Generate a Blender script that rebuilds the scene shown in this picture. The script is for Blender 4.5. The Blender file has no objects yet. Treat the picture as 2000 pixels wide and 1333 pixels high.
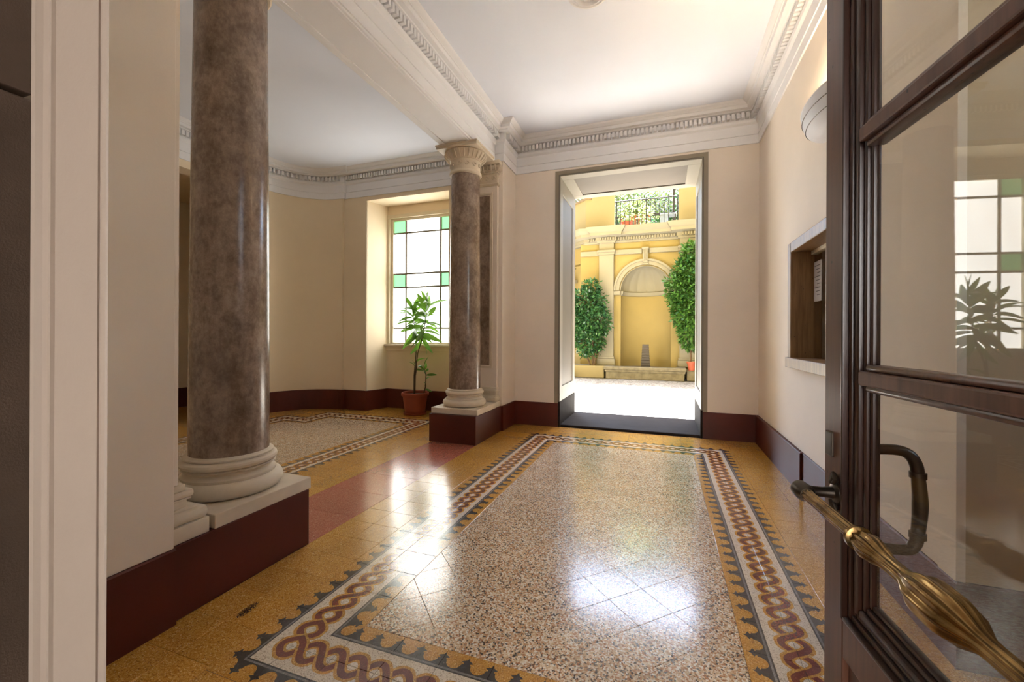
import bpy, bmesh, math, random
from mathutils import Vector, Matrix
PI = math.pi
random.seed(7)
S = bpy.context.scene
COL = S.collection

# ------------------------------------------------------------------ camera
YAW, ROLL, FPX, CYPX = .34454, .00454, 821.85, 655.15
cam = bpy.data.cameras.new('camera'); camo = bpy.data.objects.new('camera', cam); COL.objects.link(camo)
_r = Vector((math.cos(YAW), math.sin(YAW), 0)); _f = Vector((-math.sin(YAW), math.cos(YAW), 0)); _u = Vector((0, 0, 1))
_r, _u = _r*math.cos(ROLL)+_u*math.sin(ROLL), -_r*math.sin(ROLL)+_u*math.cos(ROLL)
camo.matrix_world = Matrix(((_r.x, _u.x, -_f.x, 0), (_r.y, _u.y, -_f.y, 0), (_r.z, _u.z, -_f.z, 1.25), (0, 0, 0, 1)))
cam.sensor_width = 36; cam.lens = FPX*36/2000; cam.shift_y = -(666.5-CYPX)/2000; cam.clip_start = .02
S.camera = camo

# ------------------------------------------------------------------ world, sun, exposure
w = bpy.data.worlds.new('sky'); S.world = w; w.use_nodes = True
nt = w.node_tree; bg = nt.nodes['Background']
sky = nt.nodes.new('ShaderNodeTexSky'); sky.sky_type = 'NISHITA'; sky.sun_disc = False
sky.sun_elevation = math.radians(68); sky.sun_rotation = math.radians(5); sky.altitude = 50; sky.dust_density = 2.0
nt.links.new(sky.outputs[0], bg.inputs[0]); bg.inputs[1].default_value = .30
sun = bpy.data.lights.new('sun', 'SUN'); sun.energy = 18.0; sun.angle = .009; sun.color = (1, .985, .96)
suno = bpy.data.objects.new('sun', sun); COL.objects.link(suno); suno.location = (0, 14, 20)
_el, _az = math.radians(67), math.radians(4)
suno.rotation_euler = Vector((-math.sin(_az)*math.cos(_el), -math.cos(_az)*math.cos(_el), -math.sin(_el))).to_track_quat('-Z', 'Y').to_euler()
S.view_settings.view_transform = 'Standard'; S.view_settings.look = 'None'; S.view_settings.gamma = 1
S.view_settings.use_curve_mapping = False
S.view_settings.exposure = 3.45
S.cycles.max_bounces = 9; S.cycles.diffuse_bounces = 5; S.cycles.glossy_bounces = 4; S.cycles.transparent_max_bounces = 16
S.cycles.sample_clamp_indirect = 6; S.cycles.caustics_reflective = False; S.cycles.caustics_refractive = False
WINDOW_GLOW = .85

# ------------------------------------------------------------------ material helpers
def srgb(r, g, b):
    f = lambda c: (c/12.92 if c <= .04045 else ((c+.055)/1.055)**2.4)
    return (f(r/255), f(g/255), f(b/255), 1)

class NT:
    def __init__(s, name):
        s.m = bpy.data.materials.new(name); s.m.use_nodes = True
        s.t = s.m.node_tree; s.n = s.t.nodes; s.l = s.t.links
        s.p = s.n['Principled BSDF']; s.out = s.n['Material Output']
    def new(s, k, **kw):
        n = s.n.new(k)
        for a, b in kw.items(): setattr(n, a, b)
        return n
    def link(s, a, b): s.l.new(a, b)
    def inp(s, sock, v):
        if isinstance(v, bpy.types.NodeSocket): s.l.new(v, sock)
        else: sock.default_value = v
    def op(s, o, a, b=0.0, c=0.0):
        n = s.new('ShaderNodeMath', operation=o)
        s.inp(n.inputs[0], a); s.inp(n.inputs[1], b); s.inp(n.inputs[2], c)
        return n.outputs[0]
    def mix(s, f, a, b):
        n = s.new('ShaderNodeMix', data_type='RGBA')
        s.inp(n.inputs[0], f); s.inp(n.inputs[6], a); s.inp(n.inputs[7], b)
        return n.outputs[2]
    def coords(s, which='Object', scale=(1, 1, 1)):
        tc = s.new('ShaderNodeTexCoord'); mp = s.new('ShaderNodeMapping'); mp.inputs['Scale'].default_value = scale
        s.link(tc.outputs[which], mp.inputs[0]); return mp.outputs[0]
    def world(s, scale=(1, 1, 1)):
        g = s.new('ShaderNodeNewGeometry'); mp = s.new('ShaderNodeMapping'); mp.inputs['Scale'].default_value = scale
        s.link(g.outputs['Position'], mp.inputs[0]); return mp.outputs[0]
    def noise(s, vec, scale, detail=4, rough=.55):
        n = s.new('ShaderNodeTexNoise'); n.inputs['Scale'].default_value = scale
        n.inputs['Detail'].default_value = detail; n.inputs['Roughness'].default_value = rough
        s.link(vec, n.inputs['Vector']); return n.outputs['Fac']
    def voro(s, vec, scale):
        n = s.new('ShaderNodeTexVoronoi'); n.inputs['Scale'].default_value = scale; s.link(vec, n.inputs['Vector']); return n
    def ramp(s, fac, stops, const=False):
        n = s.new('ShaderNodeValToRGB'); e = n.color_ramp.elements
        if const: n.color_ramp.interpolation = 'CONSTANT'
        while len(e) < len(stops): e.new(.5)
        for i, (p, c) in enumerate(stops): e[i].position = p; e[i].color = c
        s.link(fac, n.inputs[0]); return n.outputs[0]
    def bump(s, h, strength=.2, dist=.01):
        n = s.new('ShaderNodeBump'); n.inputs['Strength'].default_value = strength; n.inputs['Distance'].default_value = dist
        s.link(h, n.inputs['Height']); s.link(n.outputs[0], s.p.inputs['Normal'])
    def set(s, col=None, rough=None, metal=None, spec=None, coat=None, coatr=None):
        if col is not None: s.inp(s.p.inputs['Base Color'], col)
        if rough is not None: s.inp(s.p.inputs['Roughness'], rough)
        if metal is not None: s.inp(s.p.inputs['Metallic'], metal)
        if spec is not None: s.inp(s.p.inputs['Specular IOR Level'], spec)
        if coat is not None: s.inp(s.p.inputs['Coat Weight'], coat)
        if coatr is not None: s.inp(s.p.inputs['Coat Roughness'], coatr)
        return s.m

def plaster(name, c, var=.06, bump=.08, rough=.85, sc=1.0):
    t = NT(name); v = t.world()
    n1 = t.noise(v, 1.3*sc, 5); n2 = t.noise(v, 90*sc, 3)
    dark = tuple(x*(1-var*2.2) for x in c[:3])+(1,); lite = tuple(min(1, x*(1+var*.6)) for x in c[:3])+(1,)
    t.set(t.ramp(n1, [(.3, dark), (.7, lite)]), rough, spec=.25)
    t.bump(n2, bump, .004); return t.m

def plain(name, c, rough=.5, metal=0, spec=.5, var=.1, sc=6):
    t = NT(name); v = t.coords()
    n = t.noise(v, sc, 4)
    dark = tuple(x*(1-var) for x in c[:3])+(1,); lite = tuple(min(1, x*(1+var)) for x in c[:3])+(1,)
    t.set(t.ramp(n, [(.3, dark), (.7, lite)]), rough, metal, spec); return t.m

def granular(name, stops, scale, rough=.16, tint=.12, spec=.5):
    """terrazzo: chips as random-coloured cells"""
    t = NT(name); v = t.world()
    vo = t.voro(v, scale)
    sep = t.new('ShaderNodeSeparateColor'); t.link(vo.outputs['Color'], sep.inputs[0])
    c = t.ramp(sep.outputs[0], stops, True)
    oi = t.new('ShaderNodeObjectInfo')
    n = t.noise(v, 1.7, 3)
    k = t.op('ADD', t.op('MULTIPLY', t.op('SUBTRACT', oi.outputs['Random'], .5), tint), t.op('MULTIPLY', t.op('SUBTRACT', n, .5), .35))
    hs = t.new('ShaderNodeHueSaturation'); t.link(c, hs.inputs['Color']); t.link(t.op('ADD', k, 1.0), hs.inputs['Value'])
    n2 = t.noise(v, 9, 4); cc = hs.outputs[0]
    if name == 'yellow_cement_tile':            # a scuffed patch with its own outline near the pier
        sx = t.new('ShaderNodeSeparateXYZ'); t.link(v, sx.inputs[0])
        dx = t.op('DIVIDE', t.op('ADD', sx.outputs[0], t.op('ADD', 1.765, t.op('MULTIPLY', t.op('SUBTRACT', sx.outputs[1], 1.39), .1))), .022); dy = t.op('DIVIDE', t.op('SUBTRACT', sx.outputs[1], 1.39), .06)
        rr = t.op('ADD', t.op('MULTIPLY', dx, dx), t.op('MULTIPLY', dy, dy))
        sc_ = t.op('MULTIPLY', t.op('LESS_THAN', rr, 1.0), t.op('GREATER_THAN', t.noise(v, 170, 3), t.op('ADD', .42, t.op('MULTIPLY', rr, .12))))
        cc = t.mix(sc_, cc, srgb(52, 44, 34))
    t.set(cc, t.op('ADD', t.op('MULTIPLY', n2, .1), rough-.03), spec=.9, coat=.55, coatr=.17)
    t.bump(t.noise(v, 14, 2), .012, .01); return t.m

YEL = [(0, srgb(198, 144, 60)), (.3, srgb(211, 159, 74)), (.62, srgb(184, 127, 46)), (.86, srgb(228, 188, 116)), (.95, srgb(152, 102, 42))]
M = {}
M['wall'] = plaster('cream_wall_plaster', srgb(233, 221, 207), .03)
M['wall_alcove'] = plaster('alcove_wall_plaster', srgb(233, 215, 185), .03)
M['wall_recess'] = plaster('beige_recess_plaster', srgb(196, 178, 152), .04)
M['ceiling'] = plaster('white_ceiling_plaster', srgb(230, 234, 244), .012, .04)
M['stucco'] = plaster('white_stucco', srgb(234, 233, 234), .02, .05)
M['stone'] = plaster('cream_painted_stone', srgb(222, 208, 186), .07, .12, .55, 3)
M['casing'] = plaster('cream_painted_wood', srgb(174, 156, 140), .04, .1, .45)
M['gold'] = granular('yellow_cement_tile', YEL, 260, .17)
M['field'] = granular('speckled_terrazzo_tile', [(0, srgb(208, 178, 142)), (.28, srgb(230, 212, 186)), (.5, srgb(190, 142, 102)), (.66, srgb(240, 232, 218)), (.8, srgb(74, 62, 54)), (.91, srgb(164, 112, 76)), (.96, srgb(122, 115, 108))], 150, .15)
M['red'] = granular('red_terrazzo', [(0, srgb(176, 98, 78)), (.4, srgb(190, 112, 91)), (.75, srgb(160, 85, 68)), (.92, srgb(206, 144, 121))], 240, .16)
M['grout'] = plain('dark_grout', srgb(70, 52, 34), .8)

def maroon():
    t = NT('maroon_painted_base'); v = t.world()
    n = t.noise(v, 2.2, 5, .6); n2 = t.noise(v, 60, 3)
    t.set(t.ramp(n, [(.3, srgb(70, 25, 15)), (.7, srgb(92, 35, 23))]), t.op('ADD', t.op('MULTIPLY', n, .2), .38), spec=.4)
    t.bump(n2, .05, .003); return t.m
M['maroon'] = maroon()

def marble_column():
    t = NT('brown_marble'); v = t.world((1, 1, .7))
    n1 = t.noise(v, 6, 8, .72); n2 = t.noise(v, 38, 6, .75)
    v3 = t.world((1, 1, .12)); n3 = t.noise(v3, 40, 3)
    k = t.op('ADD', t.op('MULTIPLY', n1, .56), t.op('ADD', t.op('MULTIPLY', n2, .36), t.op('MULTIPLY', n3, .08)))
    c = t.ramp(k, [(.34, srgb(88, 72, 60)), (.46, srgb(124, 104, 88)), (.55, srgb(148, 128, 111)), (.68, srgb(176, 158, 141))])
    t.set(c, t.op('ADD', t.op('MULTIPLY', n2, .16), .15), spec=.6); t.bump(n2, .03, .004); return t.m
M['marble'] = marble_column()

def wood(name, a, b, rough=.32):
    t = NT(name); v = t.coords('Object', (1, 1, .06))
    n = t.noise(v, 55, 6, .6); vo = t.voro(t.coords('Object', (1, 1, .7)), 60)
    pit = t.op('LESS_THAN', vo.outputs['Distance'], .14)
    sep = t.new('ShaderNodeSeparateColor'); t.link(vo.outputs['Color'], sep.inputs[0])
    pit = t.op('MULTIPLY', pit, t.op('GREATER_THAN', sep.outputs[0], .86))
    c = t.ramp(n, [(.3, a), (.7, b)])
    t.set(t.mix(pit, c, (.012, .006, .004, 1)), t.op('ADD', t.op('MULTIPLY', n, .15), rough-.08), spec=.5)
    t.bump(n, .06, .003); return t.m
M['wood'] = wood('dark_varnished_wood', srgb(70, 42, 31), srgb(106, 70, 53))
M['wood_shaded'] = wood('shaded_moulding_wood', srgb(36, 20, 14), srgb(62, 36, 25))  # darker copy of the door wood, shade of the recessed mouldings in its colour
M['hatchwood'] = wood('brown_frame_stone', srgb(112, 82, 52), srgb(160, 124, 84), .45)

def brass():
    t = NT('aged_brass'); v = t.coords(); n = t.noise(v, 30, 4)
    t.set(t.ramp(n, [(.3, srgb(92, 68, 38)), (.7, srgb(172, 140, 90))]), .25, 1.0); return t.m
M['brass'] = brass()
M['bronze'] = plain('dark_bronze', srgb(74, 66, 58), .34, .85)

def glass(name, tint=(1, 1, 1, 1), ior=1.52):
    t = NT(name); t.n.remove(t.p)
    tr = t.new('ShaderNodeBsdfTransparent'); tr.inputs[0].default_value = tint
    gl = t.new('ShaderNodeBsdfGlossy'); gl.inputs['Roughness'].default_value = 0.0
    gm = t.new('ShaderNodeNewGeometry'); dt = t.new('ShaderNodeVectorMath', operation='DOT_PRODUCT')
    t.link(gm.outputs['Incoming'], dt.inputs[0]); t.link(gm.outputs['Normal'], dt.inputs[1])
    fr = t.op('ADD', .04, t.op('MULTIPLY', .96, t.op('POWER', t.op('SUBTRACT', 1.0, t.op('ABSOLUTE', dt.outputs['Value'])), 5.0)))
    mx = t.new('ShaderNodeMixShader'); t.link(fr, mx.inputs[0]); t.link(tr.outputs[0], mx.inputs[1]); t.link(gl.outputs[0], mx.inputs[2])
    t.link(mx.outputs[0], t.out.inputs[0]); return t.m
M['glass'] = glass('clear_glass', (.93, .92, .88, 1))

def lit_pane(name, c, k):
    t = NT(name); v = t.coords(); n = t.noise(v, 3.5, 3)
    t.set(c, .35); e = t.p.inputs['Emission Color']
    t.link(t.ramp(n, [(.3, tuple(x*.9 for x in c[:3])+(1,)), (.7, c)]), e)
    t.p.inputs['Emission Strength'].default_value = k; return t.m
M['pane'] = lit_pane('frosted_daylit_glass', (1, .985, .95, 1), WINDOW_GLOW)
M['pane_green'] = lit_pane('green_daylit_glass', (.2, .62, .26, 1), .21)
M['lead'] = plain('grey_window_bar', srgb(120, 112, 98), .5)
M['winframe'] = plain('cream_window_paint', srgb(222, 210, 184), .5, var=.04)
M['grey_panel'] = plaster('grey_beige_panel_paint', srgb(104, 97, 88), .08, .05, .5)
M['grey_frame'] = plaster('pale_panel_frame_paint', srgb(140, 134, 122), .03, .05, .5)
M['grey_band'] = plaster('dark_grey_painted_band', srgb(150, 140, 122), .06, .05, .6)
M['darkstone'] = plaster('brown_grey_stone', srgb(112, 96, 84), .12, .15, .6, 6)
M['threshold'] = plaster('dark_threshold_stone', srgb(40, 35, 34), .15, .15, .9, 5)
M['facade'] = plaster('yellow_facade_plaster', srgb(132, 117, 74), .04, .1)
M['facade_pale'] = plaster('pale_facade_plaster', srgb(128, 117, 86), .03, .1)
M['facade_trim'] = plaster('cream_facade_stucco', srgb(124, 119, 104), .03, .1)
M['travertine'] = plaster('weathered_travertine', srgb(116, 109, 92), .16, .4, .8, 6)
M['coping'] = plaster('brown_coping', srgb(112, 96, 74), .12, .3, .9, 4)
M['street'] = plaster('grey_street_plaster', srgb(168, 166, 164), .05)
M['cobble'] = None
M['terracotta'] = plain('terracotta', srgb(150, 72, 50), .6, var=.12)
M['soil'] = plain('soil', srgb(52, 38, 28), .95, var=.3, sc=40)
M['iron'] = plain('black_iron', srgb(34, 34, 36), .5, .4)
M['white'] = plain('white_lamp_plaster', srgb(226, 226, 232), .5, var=.02)
M['paper'] = plain('white_paper', srgb(226, 230, 240), .7, var=.02)
M['ink'] = plain('grey_ink', srgb(120, 124, 140), .8)
M['dark_interior'] = plain('dark_room', srgb(60, 46, 34), .9)
M['bark'] = plain('bark', srgb(88, 70, 50), .9, var=.2, sc=20)
M['slate'] = plain('grey_slatted_stone', srgb(58, 52, 46), .8)
M['shutter'] = plain('red_brown_shutter', srgb(116, 66, 44), .7)
M['tarp'] = plain('pale_blue_cloth', srgb(110, 120, 136), .8)
M['olive'] = plaster('olive_far_wall', srgb(96, 94, 66), .08)

def cobbles():
    t = NT('grey_cobble_paving'); v = t.world()
    vo = t.voro(v, 9.5); n = t.noise(v, 30, 4)
    vd = t.new('ShaderNodeTexVoronoi'); vd.feature = 'DISTANCE_TO_EDGE'; vd.inputs['Scale'].default_value = 9.5; t.link(v, vd.inputs['Vector'])
    sep = t.new('ShaderNodeSeparateColor'); t.link(vo.outputs['Color'], sep.inputs[0])
    c = t.ramp(sep.outputs[0], [(0, srgb(124, 121, 117)), (1, srgb(152, 149, 144))])
    j = t.op('LESS_THAN', vd.outputs['Distance'], .05)
    t.set(t.mix(j, c, srgb(98, 92, 84)), .8, spec=.3)
    t.bump(t.op('MINIMUM', vd.outputs['Distance'], .2), .5, .05); return t.m
M['cobble'] = cobbles()

def leafmat(name, a, b, trans=.35, rough=.35):
    t = NT(name); oi = t.new('ShaderNodeNewGeometry')
    c = t.ramp(oi.outputs['Random Per Island'], [(0, a), (1, b)])
    t.set(c, rough, spec=.5)
    tl = t.new('ShaderNodeBsdfTranslucent'); hs = t.new('ShaderNodeHueSaturation'); hs.inputs['Value'].default_value = 1.7; hs.inputs['Hue'].default_value = .48
    t.link(c, hs.inputs['Color']); t.link(hs.outputs[0], tl.inputs[0])
    mx = t.new('ShaderNodeMixShader'); mx.inputs[0].default_value = trans
    t.link(t.p.outputs[0], mx.inputs[1]); t.link(tl.outputs[0], mx.inputs[2]); t.link(mx.outputs[0], t.out.inputs[0]); return t.m
M['leaf'] = leafmat('houseplant_leaf', srgb(58, 104, 34), srgb(92, 138, 48), .3)
M['leaf_dark'] = leafmat('dark_glossy_shrub_leaf', srgb(34, 70, 46), srgb(70, 110, 62), .25, .22)
M['leaf_mid'] = leafmat('green_tree_leaf', srgb(34, 76, 34), srgb(84, 124, 54), .3, .3)
M['leaf_pale'] = leafmat('pale_climber_leaf', srgb(66, 90, 52), srgb(120, 136, 70), .35, .4)

def border_material():
    """printed cement border: two woven strands between grey lines, spiked fringe outside.  UV = metres along / across"""
    t = NT('woven_border_tile')
    uv = t.new('ShaderNodeUVMap'); uv.uv_map = 'UVMap'
    sp = t.new('ShaderNodeSeparateXYZ'); t.link(uv.outputs[0], sp.inputs[0])
    s, tt = sp.outputs[0], sp.outputs[1]
    s10 = t.op('MULTIPLY', s, 10.0)
    x = t.op('MULTIPLY', t.op('SUBTRACT', t.op('FRACT', s10), .5), .1)             # distance from the crossing
    ds = t.op('ABSOLUTE', t.op('MULTIPLY', t.op('SUBTRACT', t.op('FRACT', t.op('ADD', s10, .5)), .5), .1))  # from the eye / spike
    at = t.op('ABSOLUTE', tt)
    A = .046
    ph = t.op('MULTIPLY', x, 10*PI)
    f = t.op('MULTIPLY', t.op('SINE', ph), A)
    sl = t.op('MULTIPLY', t.op('COSINE', ph), A*10*PI)
    nrm = t.op('SQRT', t.op('ADD', t.op('MULTIPLY', sl, sl), 1.0))
    over = t.op('DIVIDE', t.op('ABSOLUTE', t.op('ADD', tt, f)), nrm)
    under = t.op('DIVIDE', t.op('ABSOLUTE', t.op('SUBTRACT', tt, f)), nrm)
    v = t.world(); vo = t.voro(v, 300); sep = t.new('ShaderNodeSeparateColor'); t.link(vo.outputs['Color'], sep.inputs[0])
    white = t.ramp(sep.outputs[0], [(0, srgb(234, 222, 205)), (.5, srgb(218, 204, 184)), (.85, srgb(182, 165, 144))], True)
    gold = t.ramp(sep.outputs[0], YEL, True)
    brown = t.ramp(sep.outputs[0], [(0, srgb(122, 52, 38)), (.6, srgb(108, 44, 33)), (.9, srgb(144, 76, 57))], True)
    dark = t.ramp(sep.outputs[0], [(0, srgb(52, 52, 54)), (.6, srgb(44, 44, 48)), (.9, srgb(72, 72, 74))], True)
    grey = t.ramp(sep.outputs[0], [(0, srgb(132, 130, 130)), (.6, srgb(116, 114, 116)), (.9, srgb(150, 146, 143))], True)
    LT = lambda a, b: t.op('LESS_THAN', a, b)
    c = white
    c = t.mix(LT(under, .0245), c, gold); c = t.mix(LT(under, .0135), c, brown)
    c = t.mix(LT(over, .0245), c, gold); c = t.mix(LT(over, .0135), c, brown)
    # outer zone: yellow ground with the dark scalloped, spiked edge
    ax = t.op('ABSOLUTE', x)
    circ = t.op('SQRT', t.op('ADD', t.op('MULTIPLY', ax, ax), t.op('POWER', t.op('SUBTRACT', at, .152), 2.0)))
    base = t.op('MULTIPLY', LT(at, .152), t.op('GREATER_THAN', circ, .031))
    body = LT(ds, t.op('SUBTRACT', .015, t.op('MULTIPLY', t.op('SUBTRACT', at, .150), .40)))
    barb = LT(ds, t.op('SUBTRACT', .025, t.op('MULTIPLY', t.op('ABSOLUTE', t.op('SUBTRACT', at, .164)), 2.0)))
    spike = t.op('MULTIPLY', t.op('MAXIMUM', body, barb), LT(at, .186))
    zone = t.mix(t.op('MAXIMUM', base, spike), gold, dark)
    c = t.mix(t.op('GREATER_THAN', at, .101), c, dark)
    c = t.mix(t.op('GREATER_THAN', at, .1075), c, grey)
    c = t.mix(t.op('GREATER_THAN', at, .116), c, dark)
    c = t.mix(t.op('GREATER_THAN', at, .121), c, zone)
    n2 = t.noise(v, 9, 4)
    t.set(c, t.op('ADD', t.op('MULTIPLY', n2, .1), .13), spec=.9, coat=.55, coatr=.17)
    t.bump(t.noise(v, 14, 2), .012, .01); return t.m
M['border'] = border_material()

# ------------------------------------------------------------------ geometry helpers
class G:
    def __init__(s): s.v = []; s.f = []; s.uv = None
    def add(s, v, f):
        k = len(s.v); s.v += [tuple(p) for p in v]; s.f += [tuple(i+k for i in q) for q in f]; return s
    def box(s, x0, x1, y0, y1, z0, z1, bev=0):
        if bev:
            bm = bmesh.new(); bmesh.ops.create_cube(bm, size=1)
            for q in bm.verts: q.co = ((x0+x1)/2+q.co.x*(x1-x0), (y0+y1)/2+q.co.y*(y1-y0), (z0+z1)/2+q.co.z*(z1-z0))
            bmesh.ops.bevel(bm, geom=bm.edges[:], offset=bev, segments=2, profile=.5, affect='EDGES')
            bm.verts.index_update(); s.add([q.co[:] for q in bm.verts], [[q.index for q in f.verts] for f in bm.faces]); bm.free(); return s
        v = [(x0, y0, z0), (x1, y0, z0), (x1, y1, z0), (x0, y1, z0), (x0, y0, z1), (x1, y0, z1), (x1, y1, z1), (x0, y1, z1)]
        return s.add(v, [(0, 3, 2, 1), (4, 5, 6, 7), (0, 1, 5, 4), (1, 2, 6, 5), (2, 3, 7, 6), (3, 0, 4, 7)])
    def prism(s, poly, z0, z1):
        n = len(poly)
        a = sum(poly[i][0]*poly[(i+1) % n][1]-poly[(i+1) % n][0]*poly[i][1] for i in range(n))
        if a < 0: poly = poly[::-1]
        v = [(x, y, z0) for x, y in poly]+[(x, y, z1) for x, y in poly]
        return s.add(v, [tuple(range(n-1, -1, -1)), tuple(range(n, 2*n))]+[(i, (i+1) % n, n+(i+1) % n, n+i) for i in range(n)])
    def lathe(s, prof, cx=0, cy=0, seg=48, a0=0, a1=2*PI, flute=0, fn=0):
        full = abs(a1-a0-2*PI) < 1e-6; m = seg if full else seg+1; v = []; f = []
        for r, z in prof:
            for k in range(m):
                a = a0+(a1-a0)*k/seg
                rr = r*(1+flute*math.cos(fn*a)) if flute else r
                v.append((cx+rr*math.cos(a), cy+rr*math.sin(a), z))
        for i in range(len(prof)-1):
            for k in range(seg):
                k2 = (k+1) % m; f.append((i*m+k, i*m+k2, (i+1)*m+k2, (i+1)*m+k))
        if full:
            f.append(tuple(range(m-1, -1, -1))); f.append(tuple((len(prof)-1)*m+k for k in range(m)))
        return s.add(v, f)
    def tube(s, pts, rad, seg=10, flute=0, fn=8):
        pts = [Vector(p) for p in pts]; n = len(pts); rads = rad if isinstance(rad, (list, tuple)) else [rad]*n
        up = Vector((0, 0, 1)); v = []; f = []; prev = None
        for i, p in enumerate(pts):
            d = (pts[min(i+1, n-1)]-pts[max(i-1, 0)]).normalized()
            if prev is None:
                a = d.cross(up)
                if a.length < 1e-3: a = d.cross(Vector((1, 0, 0)))
            else: a = prev-d*prev.dot(d)
            a.normalize(); prev = a; b = d.cross(a)
            for k in range(seg):
                t = 2*PI*k/seg; r = rads[i]*(1+flute*math.cos(fn*t))
                v.append(p+a*math.cos(t)*r+b*math.sin(t)*r)
        for i in range(n-1):
            for k in range(seg): f.append((i*seg+k, i*seg+(k+1) % seg, (i+1)*seg+(k+1) % seg, (i+1)*seg+k))
        f.append(tuple(range(seg-1, -1, -1))); f.append(tuple((n-1)*seg+k for k in range(seg)))
        return s.add(v, f)
    def sweep(s, path, prof, caps=True):
        """prof = [(offset to the left of travel, z)] swept along an XY path with mitred corners"""
        n = len(path); P = [Vector(p) for p in path]; nr = []
        for i in range(n-1):
            d = (P[i+1]-P[i]).normalized(); nr.append(Vector((-d.y, d.x)))
        m = len(prof); v = []; f = []
        for i in range(n):
            if i == 0: o = nr[0]
            elif i == n-1: o = nr[-1]
            else:
                o = nr[i-1]+nr[i]; o = o/max(.2, o.dot(nr[i]))
            for q, z in prof: v.append((P[i].x+o.x*q, P[i].y+o.y*q, z))
        for i in range(n-1):
            for k in range(m-1): f.append((i*m+k, (i+1)*m+k, (i+1)*m+k+1, i*m+k+1))
        if caps: f.append(tuple(range(m))); f.append(tuple((n-1)*m+k for k in range(m-1, -1, -1)))
        return s.add(v, f)
    def xf(s, M4):
        s.v = [tuple(M4 @ Vector(p)) for p in s.v]; return s
    def merge(s, o): return s.add(o.v, o.f)
    def mesh(s, name, mat, smooth=0):
        me = bpy.data.meshes.new(name); me.from_pydata(s.v, [], s.f); me.materials.append(mat)
        bm = bmesh.new(); bm.from_mesh(me); bmesh.ops.recalc_face_normals(bm, faces=bm.faces[:]); bm.to_mesh(me); bm.free()
        if smooth:
            me.polygons.foreach_set('use_smooth', [True]*len(me.polygons)); me.set_sharp_from_angle(angle=math.radians(smooth))
        return me
    def obj(s, name, mat, parent=None, smooth=0, **kw):
        if parent is not None:
            L = parent_origin(parent); s.v = [(a-L[0], b-L[1], c-L[2]) for a, b, c in s.v]
        return place(name, s.mesh(name, mat, smooth), parent, **kw)

def parent_origin(p):
    L = Vector((0, 0, 0))
    while p is not None: L = L+Vector(p.get('_o', p.location)); p = p.parent
    return L
def place(name, me, parent=None, loc=(0, 0, 0), rot=(0, 0, 0), **kw):
    o = bpy.data.objects.new(name, me); COL.objects.link(o); o.location = loc; o.rotation_euler = rot
    if parent is not None: o.parent = parent
    tag(o, **kw); return o
def tag(o, label=None, cat=None, group=None, kind=None):
    if label: o['label'] = label
    if cat: o['category'] = cat
    if group: o['group'] = group
    if kind: o['kind'] = kind
    return o
def thing(name, loc, label=None, cat=None, group=None, kind=None, rz=0):
    o = bpy.data.objects.new(name, None); COL.objects.link(o); o.location = loc; o.rotation_euler = (0, 0, rz); o.empty_display_size = .1
    return tag(o, label, cat, group, kind)
def struct(name, g, mat, label=None, parent=None, smooth=0, cat=None):
    return g.obj(name, mat, parent, smooth, label=label, kind='structure' if parent is None else None)
def clip(poly, x0, x1, y0, y1):
    for ax, val, sg in ((0, x0, 1), (0, x1, -1), (1, y0, 1), (1, y1, -1)):
        out = []
        for i in range(len(poly)):
            a, b = poly[i], poly[(i+1) % len(poly)]; da = (a[ax]-val)*sg; db = (b[ax]-val)*sg
            if da >= 0: out.append(a)
            if (da >= 0) != (db >= 0):
                k = da/(da-db); out.append((a[0]+(b[0]-a[0])*k, a[1]+(b[1]-a[1])*k))
        poly = out
        if len(poly) < 3: return []
    return poly
# dimensions of the hall
XR, XL, YF, ZC = 1.055, -1.985, 5.62, 3.97           # right wall, pedestal faces, far wall, ceiling
YN = .27                                               # inner face of the entrance wall
BH = .325                                              # height of the maroon base
YA, XA = 5.70, -5.89                                   # alcove: window wall and left wall

# ================================================================== FLOOR
floor = struct('floor', G().box(-8.6, 2.25, -.1, 5.66, -.06, -.004), M['grout'], 'patterned polished tile floor of the entrance hall')
ZT0, ZT1, GAP = -.004, 0.0, .0015
def tile_mesh(poly, mat, name):
    """thin tile with a small chamfer round the top edge"""
    n = len(poly); cx = sum(p[0] for p in poly)/n; cy = sum(p[1] for p in poly)/n
    a = sum(poly[i][0]*poly[(i+1) % n][1]-poly[(i+1) % n][0]*poly[i][1] for i in range(n))
    if a < 0: poly = poly[::-1]
    def inset(d):
        out = []
        for i in range(n):
            p0, p1, p2 = Vector(poly[i-1]), Vector(poly[i]), Vector(poly[(i+1) % n])
            d1 = (p1-p0).normalized(); d2 = (p2-p1).normalized(); n1 = Vector((-d1.y, d1.x)); n2 = Vector((-d2.y, d2.x))
            o = (n1+n2); o = o/max(.25, o.dot(n1)); out.append(p1+o*d)
        return out
    A, B = inset(GAP*.5), inset(GAP*.5+.0009)
    g = G(); v = [(p.x, p.y, ZT0) for p in A]+[(p.x, p.y, ZT1-.0007) for p in A]+[(p.x, p.y, ZT1) for p in B]
    f = [tuple(range(2*n, 3*n))]
    for k in range(2):
        for i in range(n): f.append((k*n+i, k*n+(i+1) % n, (k+1)*n+(i+1) % n, (k+1)*n+i))
    g.add(v, f); return g.mesh(name, mat), (cx, cy)
CACHE = {}
def lay(name, poly, mat, tilt=.0005):
    n = len(poly); cx = sum(p[0] for p in poly)/n; cy = sum(p[1] for p in poly)/n
    loc = [(p[0]-cx, p[1]-cy) for p in poly]
    key = (name, tuple((round(a, 3), round(b, 3)) for a, b in loc))
    if key not in CACHE: CACHE[key] = tile_mesh(loc, mat, name)[0]
    return place(name, CACHE[key], floor, (cx, cy, 0), (random.uniform(-tilt, tilt), random.uniform(-tilt, tilt), 0))
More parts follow.
